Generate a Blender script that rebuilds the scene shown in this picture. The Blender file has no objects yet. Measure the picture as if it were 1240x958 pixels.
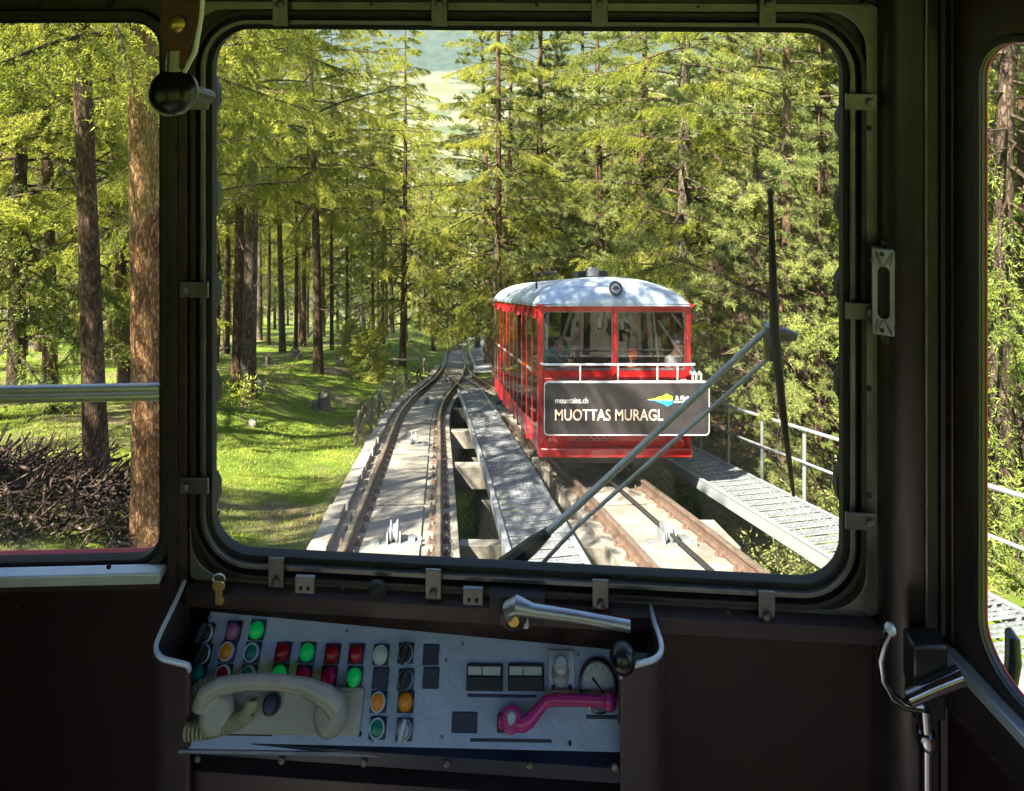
import bpy, bmesh, math, random
import numpy as np
from mathutils import Vector, Matrix, noise

# ---------------------------------------------------------------- camera, world, sun, exposure
scene = bpy.context.scene
COL = scene.collection
F, CX, HY = 827.0, 620.0, -60.0          # focal length, centre column and horizon row of the photograph (1240 px wide)
cam_data = bpy.data.cameras.new("camera")
cam = bpy.data.objects.new("camera", cam_data)
COL.objects.link(cam)
cam.location = (0, 0, 0)
cam.rotation_euler = (math.radians(90), 0, 0)
cam_data.sensor_width = 36.0
cam_data.lens = 36.0 * F / 1240.0
cam_data.shift_y = -(479.0 - HY) / 1240.0
cam_data.clip_start = 0.02
cam_data.clip_end = 20000
scene.camera = cam

SUN_DIR = Vector((-0.48, -0.46, 0.95)).normalized()     # towards the sun
elev = math.asin(SUN_DIR.z)
azim = math.atan2(SUN_DIR.x, SUN_DIR.y)
world = bpy.data.worlds.new("World")
scene.world = world
world.use_nodes = True
wn = world.node_tree
sky = wn.nodes.new("ShaderNodeTexSky")
sky.sky_type = 'NISHITA'
sky.sun_disc = False
sky.sun_elevation = elev
sky.sun_rotation = azim
sky.altitude = 1800
bg = wn.nodes["Background"]
bg.inputs[1].default_value = 0.075
wn.links.new(sky.outputs[0], bg.inputs[0])
sun_data = bpy.data.lights.new("sun", 'SUN')
sun_data.energy = 5.0
sun_data.angle = math.radians(0.5)
sun_data.color = (1.0, 0.92, 0.76)
sun = bpy.data.objects.new("sun", sun_data)
COL.objects.link(sun)
sun.rotation_euler = (-SUN_DIR).to_track_quat('-Z', 'Y').to_euler()
scene.view_settings.view_transform = 'Standard'
scene.view_settings.look = 'None'
scene.view_settings.exposure = 2.9
scene.view_settings.gamma = 1.0
scene.render.engine = 'CYCLES'
scene.cycles.use_denoising = True
scene.cycles.max_bounces = 7
scene.cycles.diffuse_bounces = 4
scene.cycles.transparent_max_bounces = 16
scene.cycles.caustics_reflective = False
scene.cycles.caustics_refractive = False
scene.cycles.sample_clamp_indirect = 6.0

# ---------------------------------------------------------------- materials
MATS = {}
def mat(name, col, rough=0.6, metal=0.0, col2=None, scale=8.0, bump=0.0, bscale=None, stretch=None, coat=0.0, emit=0.0, detail=5.0, spec=0.5, contrast=0.35):
    m = bpy.data.materials.new(name); MATS[name] = m
    m.use_nodes = True
    nt = m.node_tree; b = nt.nodes["Principled BSDF"]
    b.inputs['Base Color'].default_value = (*col, 1)
    b.inputs['Roughness'].default_value = rough
    b.inputs['Metallic'].default_value = metal
    b.inputs['Specular IOR Level'].default_value = spec
    if coat: b.inputs['Coat Weight'].default_value = coat; b.inputs['Coat Roughness'].default_value = 0.08
    if emit:
        b.inputs['Emission Color'].default_value = (*col, 1); b.inputs['Emission Strength'].default_value = emit
    tc = nt.nodes.new('ShaderNodeTexCoord'); mp = nt.nodes.new('ShaderNodeMapping')
    nt.links.new(tc.outputs['Object'], mp.inputs[0])
    if stretch: mp.inputs['Scale'].default_value = stretch
    if col2 is not None:
        n = nt.nodes.new('ShaderNodeTexNoise'); n.inputs['Scale'].default_value = scale; n.inputs['Detail'].default_value = detail
        n.inputs['Roughness'].default_value = 0.65
        nt.links.new(mp.outputs[0], n.inputs['Vector'])
        r = nt.nodes.new('ShaderNodeValToRGB')
        r.color_ramp.elements[0].position = 0.5 - contrast/2; r.color_ramp.elements[1].position = 0.5 + contrast/2
        r.color_ramp.elements[0].color = (*col2, 1); r.color_ramp.elements[1].color = (*col, 1)
        nt.links.new(n.outputs[0], r.inputs[0]); nt.links.new(r.outputs[0], b.inputs['Base Color'])
        mr = nt.nodes.new('ShaderNodeMapRange')
        mr.inputs['To Min'].default_value = max(0.03, rough - 0.12); mr.inputs['To Max'].default_value = min(1, rough + 0.12)
        nt.links.new(n.outputs[0], mr.inputs[0]); nt.links.new(mr.outputs[0], b.inputs['Roughness'])
    if bump:
        n2 = nt.nodes.new('ShaderNodeTexNoise'); n2.inputs['Scale'].default_value = bscale or scale*3; n2.inputs['Detail'].default_value = 6
        nt.links.new(mp.outputs[0], n2.inputs['Vector'])
        bp = nt.nodes.new('ShaderNodeBump'); bp.inputs['Strength'].default_value = bump; bp.inputs['Distance'].default_value = 0.02
        nt.links.new(n2.outputs[0], bp.inputs['Height']); nt.links.new(bp.outputs[0], b.inputs['Normal'])
    return m

def leaf_mat(name, ca, cb, cc, trans=0.35):
    m = bpy.data.materials.new(name); MATS[name] = m; m.use_nodes = True
    nt = m.node_tree; nt.nodes.clear()
    out = nt.nodes.new('ShaderNodeOutputMaterial')
    geo = nt.nodes.new('ShaderNodeNewGeometry'); oi = nt.nodes.new('ShaderNodeObjectInfo')
    tc = nt.nodes.new('ShaderNodeTexCoord'); n = nt.nodes.new('ShaderNodeTexNoise')
    n.inputs['Scale'].default_value = 0.9; n.inputs['Detail'].default_value = 3
    nt.links.new(tc.outputs['Object'], n.inputs['Vector'])
    add = nt.nodes.new('ShaderNodeMath'); add.operation = 'MULTIPLY_ADD'
    nt.links.new(geo.outputs['Random Per Island'], add.inputs[0]); add.inputs[1].default_value = 0.45
    nt.links.new(n.outputs[0], add.inputs[2])
    ad2 = nt.nodes.new('ShaderNodeMath'); ad2.operation = 'MULTIPLY_ADD'
    nt.links.new(oi.outputs['Random'], ad2.inputs[0]); ad2.inputs[1].default_value = 0.25; nt.links.new(add.outputs[0], ad2.inputs[2])
    r = nt.nodes.new('ShaderNodeValToRGB'); e = r.color_ramp.elements
    e[0].position = 0.45; e[0].color = (*ca, 1); e[1].position = 1.2 if False else 1.0; e[1].color = (*cc, 1)
    x = e.new(0.75); x.color = (*cb, 1)
    nt.links.new(ad2.outputs[0], r.inputs[0])
    d = nt.nodes.new('ShaderNodeBsdfPrincipled'); t = nt.nodes.new('ShaderNodeBsdfTranslucent'); mx = nt.nodes.new('ShaderNodeMixShader')
    d.inputs['Roughness'].default_value = 0.55; d.inputs['Specular IOR Level'].default_value = 0.35
    nt.links.new(r.outputs[0], d.inputs['Base Color']); nt.links.new(r.outputs[0], t.inputs[0])
    mx.inputs[0].default_value = trans
    nt.links.new(d.outputs[0], mx.inputs[1]); nt.links.new(t.outputs[0], mx.inputs[2]); nt.links.new(mx.outputs[0], out.inputs[0])
    return m

def bark_mat(name, c1, c2, c3, vs=1.0):
    m = bpy.data.materials.new(name); MATS[name] = m; m.use_nodes = True
    nt = m.node_tree; b = nt.nodes["Principled BSDF"]; b.inputs['Roughness'].default_value = 0.85; b.inputs['Specular IOR Level'].default_value = 0.2
    tc = nt.nodes.new('ShaderNodeTexCoord'); mp = nt.nodes.new('ShaderNodeMapping'); mp.inputs['Scale'].default_value = (1, 1, 0.28)
    nt.links.new(tc.outputs['Object'], mp.inputs[0])
    v = nt.nodes.new('ShaderNodeTexVoronoi'); v.feature = 'DISTANCE_TO_EDGE'; v.inputs['Scale'].default_value = 26*vs
    n = nt.nodes.new('ShaderNodeTexNoise'); n.inputs['Scale'].default_value = 9*vs; n.inputs['Detail'].default_value = 8; n.inputs['Roughness'].default_value = 0.7
    mixv = nt.nodes.new('ShaderNodeMixRGB'); mixv.inputs[0].default_value = 0.12
    nt.links.new(mp.outputs[0], mixv.inputs[1]); nt.links.new(n.outputs['Color'], mixv.inputs[2])
    nt.links.new(mixv.outputs[0], v.inputs['Vector']); nt.links.new(mp.outputs[0], n.inputs['Vector'])
    r = nt.nodes.new('ShaderNodeValToRGB'); e = r.color_ramp.elements
    e[0].position = 0.3; e[0].color = (*c1, 1); e[1].position = 0.68; e[1].color = (*c3, 1); x = e.new(0.5); x.color = (*c2, 1)
    nt.links.new(n.outputs[0], r.inputs[0])
    mul = nt.nodes.new('ShaderNodeMixRGB'); mul.blend_type = 'MULTIPLY'; mul.inputs[0].default_value = 0.75
    r2 = nt.nodes.new('ShaderNodeValToRGB'); r2.color_ramp.elements[0].color = (0.28, 0.24, 0.22, 1); r2.color_ramp.elements[1].position = 0.18
    nt.links.new(v.outputs['Distance'], r2.inputs[0]); nt.links.new(r.outputs[0], mul.inputs[1]); nt.links.new(r2.outputs[0], mul.inputs[2])
    nt.links.new(mul.outputs[0], b.inputs['Base Color'])
    bp = nt.nodes.new('ShaderNodeBump'); bp.inputs['Strength'].default_value = 0.9; bp.inputs['Distance'].default_value = 0.03
    add = nt.nodes.new('ShaderNodeMath'); add.operation = 'MULTIPLY_ADD'; add.inputs[1].default_value = 0.5
    nt.links.new(n.outputs[0], add.inputs[0]); nt.links.new(r2.outputs[0], add.inputs[2])
    nt.links.new(add.outputs[0], bp.inputs['Height']); nt.links.new(bp.outputs[0], b.inputs['Normal'])
    return m

def glass_mat(name, tint=(0.96, 0.98, 0.97), gloss=0.05, dirt=0.03, dscale=3.0, trans=1.0):
    m = bpy.data.materials.new(name); MATS[name] = m; m.use_nodes = True
    nt = m.node_tree; nt.nodes.clear()
    out = nt.nodes.new('ShaderNodeOutputMaterial'); tr = nt.nodes.new('ShaderNodeBsdfTransparent'); gl = nt.nodes.new('ShaderNodeBsdfGlossy')
    tr.inputs[0].default_value = (*[c*trans for c in tint], 1); gl.inputs['Roughness'].default_value = 0.02
    lw = nt.nodes.new('ShaderNodeLayerWeight'); lw.inputs[0].default_value = 0.5
    pw = nt.nodes.new('ShaderNodeMath'); pw.operation = 'POWER'; pw.inputs[1].default_value = 4.0; nt.links.new(lw.outputs['Facing'], pw.inputs[0])
    mu = nt.nodes.new('ShaderNodeMath'); mu.operation = 'MULTIPLY_ADD'; mu.inputs[1].default_value = 0.7; mu.inputs[2].default_value = gloss*.5
    nt.links.new(pw.outputs[0], mu.inputs[0])
    mx = nt.nodes.new('ShaderNodeMixShader'); nt.links.new(mu.outputs[0], mx.inputs[0])
    nt.links.new(tr.outputs[0], mx.inputs[1]); nt.links.new(gl.outputs[0], mx.inputs[2])
    df = nt.nodes.new('ShaderNodeBsdfDiffuse'); df.inputs[0].default_value = (0.75, 0.75, 0.72, 1)
    n = nt.nodes.new('ShaderNodeTexNoise'); n.inputs['Scale'].default_value = dscale; n.inputs['Detail'].default_value = 8; n.inputs['Roughness'].default_value = 0.7
    tc = nt.nodes.new('ShaderNodeTexCoord'); nt.links.new(tc.outputs['Object'], n.inputs['Vector'])
    mr = nt.nodes.new('ShaderNodeMapRange'); mr.inputs['From Min'].default_value = 0.45; mr.inputs['From Max'].default_value = 0.8
    mr.inputs['To Min'].default_value = 0.0; mr.inputs['To Max'].default_value = dirt
    nt.links.new(n.outputs[0], mr.inputs[0])
    m2 = nt.nodes.new('ShaderNodeMixShader'); nt.links.new(mr.outputs[0], m2.inputs[0])
    nt.links.new(mx.outputs[0], m2.inputs[1]); nt.links.new(df.outputs[0], m2.inputs[2]); nt.links.new(m2.outputs[0], out.inputs[0])
    return m

mat('alu', (0.27, 0.26, 0.27), 0.40, 0.7, (0.15, 0.145, 0.15), 14, 0.05, 60)
mat('alu_bright', (0.72, 0.77, 0.86), 0.4, 0.35, (0.55, 0.60, 0.70), 20)
mat('steel', (0.45, 0.47, 0.52), 0.42, 0.8, (0.32, 0.33, 0.35), 25, 0.05, 80)
mat('chrome', (0.34, 0.34, 0.38), 0.16, 1.0)
mat('paint_grey', (0.066, 0.040, 0.050), 0.45, 0.0, (0.036, 0.022, 0.028), 9, 0.05, 90)
mat('paint_dark', (0.032, 0.025, 0.027), 0.5, 0.0, (0.015, 0.015, 0.015), 10)
mat('panel_brown', (0.030, 0.008, 0.009), 0.5, 0.0, (0.012, 0.004, 0.005), 3.5, 0.05, 120, detail=10, contrast=0.5)
mat('rubber', (0.012, 0.012, 0.013), 0.65)
mat('black_plastic', (0.012, 0.013, 0.016), 0.3)
mat('grey_column', (0.060, 0.040, 0.046), 0.35, 0.15, (0.038, 0.026, 0.030), 6)
mat('deck', (0.50, 0.58, 0.78), 0.34, 0.1, (0.27, 0.33, 0.46), 11, 0.06, 150, detail=10, contrast=0.6)
mat('navy', (0.012, 0.02, 0.05), 0.4)
mat('phone', (0.52, 0.48, 0.42), 0.3, 0.0, (0.42, 0.38, 0.33), 12)
mat('cord', (0.42, 0.38, 0.24), 0.5)
mat('pink', (0.62, 0.03, 0.26), 0.35, 0.0, (0.5, 0.02, 0.2), 30, coat=0.3)
mat('red_body', (0.60, 0.012, 0.014), 0.3, 0.0, (0.34, 0.012, 0.014), 3, coat=0.6, detail=12, contrast=0.45)
mat('red_sill', (0.55, 0.01, 0.03), 0.35, 0.0, (0.45, 0.01, 0.02), 8)
mat('roof_paint', (0.40, 0.45, 0.53), 0.4, 0.0, (0.30, 0.34, 0.42), 3, detail=8)
mat('car_dark', (0.03, 0.025, 0.022), 0.7, 0.0, (0.015, 0.013, 0.012), 8)
mat('car_inside', (0.10, 0.075, 0.05), 0.6, 0.0, (0.06, 0.045, 0.03), 8)
mat('seat', (0.28, 0.16, 0.08), 0.5, 0.0, (0.2, 0.11, 0.05), 12)
mat('sign_black', (0.045, 0.038, 0.04), 0.35, 0.0, (0.03, 0.026, 0.028), 6)
mat('letter_white', (0.85, 0.83, 0.8), 0.5)
mat('letter_cream', (0.85, 0.62, 0.5), 0.5)
mat('logo_yellow', (0.85, 0.75, 0.03), 0.5)
mat('logo_blue', (0.02, 0.3, 0.75), 0.5)
mat('logo_green', (0.2, 0.5, 0.2), 0.5)
mat('white_rail', (0.7, 0.7, 0.7), 0.4, 0.3)
mat('concrete', (0.31, 0.28, 0.24), 0.9, 0.0, (0.12, 0.10, 0.08), 2.6, 0.4, 25, detail=11, contrast=0.42)
mat('concrete_edge', (0.33, 0.29, 0.24), 0.9, 0.0, (0.24, 0.2, 0.17), 3.5, 0.5, 18, detail=9)
mat('rail_rust', (0.17, 0.105, 0.075), 0.75, 0.2, (0.08, 0.048, 0.035), 7, 0.3, 40)
mat('rail_top', (0.62, 0.52, 0.44), 0.3, 0.8, (0.45, 0.36, 0.3), 9)
mat('clip_rust', (0.17, 0.10, 0.07), 0.8, 0.1, (0.08, 0.045, 0.03), 12, 0.3, 40)
mat('galv', (0.44, 0.46, 0.48), 0.42, 0.55, (0.45, 0.47, 0.5), 6, 0.08, 60)
mat('cable', (0.03, 0.028, 0.026), 0.5, 0.4)
mat('weathered_wood', (0.24, 0.20, 0.15), 0.9, 0.0, (0.11, 0.085, 0.06), 7, 0.4, 30, (1, 1, 0.3))
mat('dead_wood', (0.20, 0.13, 0.11), 0.9, 0.0, (0.09, 0.055, 0.045), 7, 0.3, 30)
mat('rock', (0.30, 0.27, 0.23), 0.9, 0.0, (0.14, 0.12, 0.09), 5, 0.6, 12)
mat('skin', (0.62, 0.36, 0.25), 0.5)
mat('hair_brown', (0.06, 0.035, 0.02), 0.6)
mat('hair_grey', (0.45, 0.43, 0.42), 0.6)
mat('cloth_orange', (0.75, 0.10, 0.02), 0.8)
mat('cloth_lime', (0.62, 0.62, 0.2), 0.8)
mat('cloth_crimson', (0.45, 0.02, 0.06), 0.8)
mat('cloth_white', (0.75, 0.75, 0.76), 0.8)
mat('cloth_teal', (0.03, 0.30, 0.34), 0.8)
mat('cloth_dark', (0.03, 0.035, 0.05), 0.8)
mat('gauge_face', (0.6, 0.62, 0.62), 0.4)
mat('button_orange', (0.85, 0.28, 0.01), 0.35)
mat('button_teal', (0.0, 0.22, 0.17), 0.3)
mat('button_red', (0.36, 0.004, 0.015), 0.25)
mat('button_crimson', (0.55, 0.0, 0.10), 0.3)
mat('button_purple', (0.28, 0.12, 0.28), 0.4)
mat('button_white', (0.6, 0.65, 0.66), 0.3)
mat('lamp_green', (0.0, 0.62, 0.12), 0.25, emit=0.014)
mat('brass', (0.6, 0.42, 0.12), 0.35, 0.8)
mat('oxide', (0.10, 0.025, 0.018), 0.5)
mat('leather', (0.45, 0.42, 0.18), 0.5)
bark_mat('bark_red', (0.06, 0.035, 0.024), (0.18, 0.105, 0.068), (0.34, 0.22, 0.15), 1.7)
bark_mat('bark_grey', (0.08, 0.06, 0.045), (0.17, 0.13, 0.10), (0.30, 0.25, 0.20))
bark_mat('bark_warm', (0.10, 0.045, 0.022), (0.30, 0.15, 0.075), (0.46, 0.27, 0.15), 1.6)
bark_mat('bark_brown', (0.055, 0.03, 0.022), (0.14, 0.080, 0.055), (0.27, 0.17, 0.12), 1.5)
mat('grating', (0.30, 0.31, 0.33), 0.5, 0.5, (0.18, 0.19, 0.21), 6, 0.08, 60)
bark_mat('bark_dark', (0.045, 0.03, 0.025), (0.10, 0.065, 0.05), (0.18, 0.12, 0.09))
leaf_mat('larch_leaf', (0.06, 0.095, 0.012), (0.23, 0.26, 0.020), (0.44, 0.43, 0.06), 0.5)
leaf_mat('spruce_leaf', (0.022, 0.045, 0.010), (0.085, 0.12, 0.018), (0.20, 0.23, 0.04), 0.3)
leaf_mat('pine_leaf', (0.035, 0.065, 0.02), (0.10, 0.135, 0.032), (0.24, 0.25, 0.07), 0.3)
leaf_mat('dry_leaf', (0.12, 0.06, 0.04), (0.22, 0.13, 0.09), (0.34, 0.24, 0.17), 0.25)
leaf_mat('grass_leaf', (0.05, 0.085, 0.012), (0.13, 0.18, 0.018), (0.30, 0.29, 0.05), 0.4)
glass_mat('glass', gloss=0.05, dirt=0.10, dscale=5)
glass_mat('car_glass', tint=(0.74, 0.74, 0.73), gloss=0.10, dirt=0.02)
glass_mat('cover_glass', tint=(0.95, 0.95, 0.95), gloss=0.05, dirt=0.0)

# ---------------------------------------------------------------- mesh helpers
class MB:
    def __init__(s): s.v = []; s.f = []; s.mi = []
    def add(s, vs, fs, mi=0):
        o = len(s.v); s.v.extend([tuple(p) for p in vs])
        for q in fs: s.f.append([o + i for i in q]); s.mi.append(mi)
    def box(s, c, size, M=None, mi=0):
        hx, hy, hz = size[0]/2, size[1]/2, size[2]/2
        vs = [Vector((x*hx, y*hy, z*hz)) for x in (-1, 1) for y in (-1, 1) for z in (-1, 1)]
        if M is not None: vs = [M @ p for p in vs]
        c = Vector(c); vs = [p + c for p in vs]
        s.add(vs, [(0,1,3,2), (4,6,7,5), (0,4,5,1), (2,3,7,6), (0,2,6,4), (1,5,7,3)], mi)
    def tube(s, pts, r, n=8, cap=True, mi=0):
        pts = [Vector(p) for p in pts]; k = len(pts)
        rs = r if hasattr(r, '__len__') else [r]*k
        up = Vector((0, 0, 1)); rings = []
        t0 = (pts[1]-pts[0]).normalized()
        if abs(t0.dot(up)) > 0.9: up = Vector((1, 0, 0))
        a = t0.cross(up).normalized()
        for i in range(k):
            t = (pts[min(i+1, k-1)] - pts[max(i-1, 0)]).normalized()
            a = (a - t*a.dot(t)).normalized(); b = t.cross(a)
            rings.append([pts[i] + (a*math.cos(2*math.pi*j/n) + b*math.sin(2*math.pi*j/n))*rs[i] for j in range(n)])
        vs = [p for g in rings for p in g]
        fs = [(i*n+j, i*n+(j+1) % n, (i+1)*n+(j+1) % n, (i+1)*n+j) for i in range(k-1) for j in range(n)]
        if cap: fs += [tuple(range(n))[::-1], tuple((k-1)*n+j for j in range(n))]
        s.add(vs, fs, mi)
    def lathe(s, prof, O=(0,0,0), ax=(0,0,1), n=20, mi=0):          # prof: (radius, height) pairs along ax
        O = Vector(O); ax = Vector(ax).normalized()
        a = ax.orthogonal().normalized(); b = ax.cross(a); k = len(prof)
        vs = [O + ax*h + (a*math.cos(2*math.pi*j/n) + b*math.sin(2*math.pi*j/n))*r for r, h in prof for j in range(n)]
        fs = [(i*n+j, i*n+(j+1) % n, (i+1)*n+(j+1) % n, (i+1)*n+j) for i in range(k-1) for j in range(n)]
        if prof[0][0] > 1e-6: fs.append(tuple(range(n))[::-1])
        if prof[-1][0] > 1e-6: fs.append(tuple((k-1)*n+j for j in range(n)))
        s.add(vs, fs, mi)
    def sphere(s, c, r, n=14, sc=(1,1,1), mi=0):
        m = n//2; c = Vector(c)
        prof = [(math.sin(math.pi*i/m), -math.cos(math.pi*i/m)) for i in range(m+1)]
        vs = [c + Vector((p*math.cos(2*math.pi*j/n)*sc[0], p*math.sin(2*math.pi*j/n)*sc[1], h*sc[2]))*r for p, h in prof for j in range(n)]
        fs = [(i*n+j, i*n+(j+1) % n, (i+1)*n+(j+1) % n, (i+1)*n+j) for i in range(m) for j in range(n)]
        s.add(vs, fs, mi)
    def prism(s, lo, hi, mi=0):                                      # two matching outlines
        n = len(lo); s.add(list(lo)+list(hi), [tuple(range(n))[::-1], tuple(range(n, 2*n))] + [(i, (i+1) % n, n+(i+1) % n, n+i) for i in range(n)], mi)
    def ring(s, i0, o0, i1, o1, mi=0):                               # inner/outer outlines at two depths
        n = len(i0); b = lambda k, j: k*n + j % n
        fs = []
        for j in range(n):
            fs += [(b(0,j), b(1,j), b(1,j+1), b(0,j+1)), (b(2,j), b(2,j+1), b(3,j+1), b(3,j)),
                   (b(0,j), b(0,j+1), b(2,j+1), b(2,j)), (b(1,j), b(3,j), b(3,j+1), b(1,j+1))]
        s.add(list(i0)+list(o0)+list(i1)+list(o1), fs, mi)
    def mesh(s, name, mats, smooth=True, ang=35):
        me = bpy.data.meshes.new(name); me.from_pydata(s.v, [], s.f)
        for m in (mats if isinstance(mats, (list, tuple)) else [mats]): me.materials.append(MATS[m])
        if any(s.mi): me.polygons.foreach_set('material_index', s.mi)
        bm = bmesh.new(); bm.from_mesh(me); bmesh.ops.remove_doubles(bm, verts=bm.verts, dist=1e-6)
        bmesh.ops.recalc_face_normals(bm, faces=bm.faces); bm.to_mesh(me); bm.free()
        if smooth:
            me.polygons.foreach_set('use_smooth', [True]*len(me.polygons)); me.set_sharp_from_angle(angle=math.radians(ang))
        return me
    def build(s, name, mats, parent=None, smooth=True, ang=35, bevel=0):
        o = bpy.data.objects.new(name, s.mesh(name, mats, smooth, ang)); COL.objects.link(o)
        if parent is not None: adopt(o, parent)
        if bevel:
            b = o.modifiers.new('bevel', 'BEVEL'); b.width = bevel; b.segments = 2; b.limit_method = 'ANGLE'; b.angle_limit = math.radians(50)
        return o

def world_of(o):
    M = Matrix.LocRotScale(o.location, o.rotation_euler, o.scale)
    return (world_of(o.parent) @ o.matrix_parent_inverse @ M) if o.parent else M
def adopt(o, parent):                                                # keeps world coordinates
    o.parent = parent; o.matrix_parent_inverse = world_of(parent).inverted()
def child(me, name, parent):                                         # mesh in the parent's local coordinates
    o = bpy.data.objects.new(name, me); COL.objects.link(o); o.parent = parent; return o
def empty(name, loc=(0,0,0), label=None, cat=None, group=None, rz=0):
    o = bpy.data.objects.new(name, None); COL.objects.link(o); o.location = loc; o.rotation_euler = (0, 0, rz)
    o.empty_display_size = 0.2
    if label: tag(o, label, cat, group)
    return o
def tag(o, label=None, cat=None, group=None, kind=None):
    if label: o['label'] = label
    if cat: o['category'] = cat
    if group: o['group'] = group
    if kind: o['kind'] = kind
    return o

def rrect(u0, u1, v0, v1, r, n=8):
    pts = []
    for cx, cy, a0 in ((u1-r, v1-r, 0), (u0+r, v1-r, 90), (u0+r, v0+r, 180), (u1-r, v0+r, 270)):
        for i in range(n+1):
            a = math.radians(a0 + 90*i/n); pts.append((cx + r*math.cos(a), cy + r*math.sin(a)))
    return pts

class Plane:
    def __init__(s, O, eu, ev, flip=1):
        s.O = Vector(O); s.eu = Vector(eu).normalized(); e = Vector(ev); s.ev = (e - s.eu*e.dot(s.eu)).normalized()
        s.en = s.eu.cross(s.ev)*flip
        s.M = Matrix((s.eu, s.ev, s.en)).transposed()
    def w(s, u, v, n=0): return s.O + s.eu*u + s.ev*v + s.en*n
    def pix(s, px, py, n=0):
        d = Vector(((px-CX)/F, 1, -(py-HY)/F)); P = s.O + s.en*n
        t = P.dot(s.en)/d.dot(s.en); q = d*t - P
        return q.dot(s.eu), q.dot(s.ev)
    def at(s, px, py, n=0):
        u, v = s.pix(px, py, n); return s.w(u, v, n)
    def outline(s, pts, n=0): return [s.w(u, v, n) for u, v in pts]
    def box(s, mb, u0, u1, v0, v1, n0, n1, mi=0):
        q = [(u0, v0), (u1, v0), (u1, v1), (u0, v1)]
        mb.prism(s.outline(q, n0), s.outline(q, n1), mi)
    def frame(s, mb, inner, outer, n0, n1, mi=0):
        mb.ring(s.outline(inner, n0), s.outline(outer, n0), s.outline(inner, n1), s.outline(outer, n1), mi)

def pt(px, py, Y): return Vector(((px-CX)/F*Y, Y, -(py-HY)/F*Y))
def smooth01(t): t = max(0.0, min(1.0, t)); return t*t*(3-2*t)
def text_mesh(name, body, width, height, mat_name, P, u, v, n, parent, extrude=0.002, shear=0.0, bold=0.0):
    cu = bpy.data.curves.new(name, 'FONT'); cu.body = body; cu.extrude = 0; cu.offset = bold; cu.shear = shear; cu.resolution_u = 3
    o = bpy.data.objects.new(name+'_tmp', cu); COL.objects.link(o)
    dg = bpy.context.evaluated_depsgraph_get(); ev = o.evaluated_get(dg); me = bpy.data.meshes.new_from_object(ev)
    bpy.data.objects.remove(o)
    co = [x.co.copy() for x in me.vertices]
    x0, x1 = min(c.x for c in co), max(c.x for c in co); y0, y1 = min(c.y for c in co), max(c.y for c in co)
    for vtx, c in zip(me.vertices, co):
        vtx.co = P.w(u + (c.x-x0)/(x1-x0)*width, v + (c.y-y0)/(y1-y0)*height, n)
    me.materials.clear(); me.materials.append(MATS[mat_name])
    q = bpy.data.objects.new(name, me); COL.objects.link(q); adopt(q, parent); return q
# ---------------------------------------------------------------- terrain and line of the tracks
SL, H0 = 0.532, 2.47
def plane_z(y): return -H0 - SL*y
def profile(y):                                                      # slope runs out on the valley floor, then the far side rises
    if y < -150: return plane_z(-150) - SL*0.6*(y+150)
    if y < 700: return plane_z(y)
    zf = plane_z(700) - SL*60
    if y < 820:
        t = (y-700)/120; return plane_z(700) - SL*120*(t - t*t/2)
    if y < 2300: return zf
    return zf + min(0.42*(y-2300)*smooth01((y-2300)/500), 520 + 0.004*(y-2300))
LX = ([-30, 0, 7.07, 11.9, 17.5, 21.3, 26.5, 33, 45, 66, 97, 200], [2.4, -.56, -1.27, -1.77, -2.38, -2.50, -2.45, -2.75, -3.8, -4.4, -3.9, 0])
RX = ([-30, 0, 6.5, 10, 12.4, 17, 23, 28, 33], [6.5, 2.72, 1.94, 1.48, 1.12, .2, -1.15, -2.2, -2.75])
yy = np.arange(-30, 200.1, 1.0)
def smooth_table(T):
    g = np.interp(yy, T[0], T[1]); k = np.array([1, 2, 3, 2, 1])/9.0
    gp = np.concatenate([[g[0]+(g[0]-g[1])*j for j in (2, 1)], g, [g[-1]]*2]); return np.convolve(gp, k, 'valid')
LT, RT = smooth_table(LX), smooth_table(RX)
def xl(y): return float(np.interp(y, yy, LT))
def xr(y): return float(np.interp(y, yy, RT))
def ground(x, y):
    z = profile(y)
    if -60 < y < 260:
        e = x - (xl(y) - 0.80)                                       # right of the left slab's edge
        if e < 0:
            d = -e
            w = smooth01(d/4.0)
            z += -0.16 + 0.75*w
            if d > 0.3: z += 0.28*noise.noise((x*0.35, y*0.28, 1.7))*min(1, d/2) + 0.05*noise.noise((x*1.3, y*1.3, 5))*min(1, d)
        else:
            width = 6.3 if y < 18 else max(3.0, 6.3 - (y-18)*0.22)
            pit = 1.25*(1 - smooth01((y-17)/9))
            inside = smooth01(e/0.35)*(1-smooth01((e-width)/1.2))
            z += -0.20 - pit*inside + (0.15*noise.noise((x*0.9, y*0.9, 9)) if e > 0.5 else 0)
            if e > width: z += -0.5*smooth01((e-width)/1.5) + 0.5*noise.noise((x*0.3, y*0.3, 4))
    return z

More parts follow.
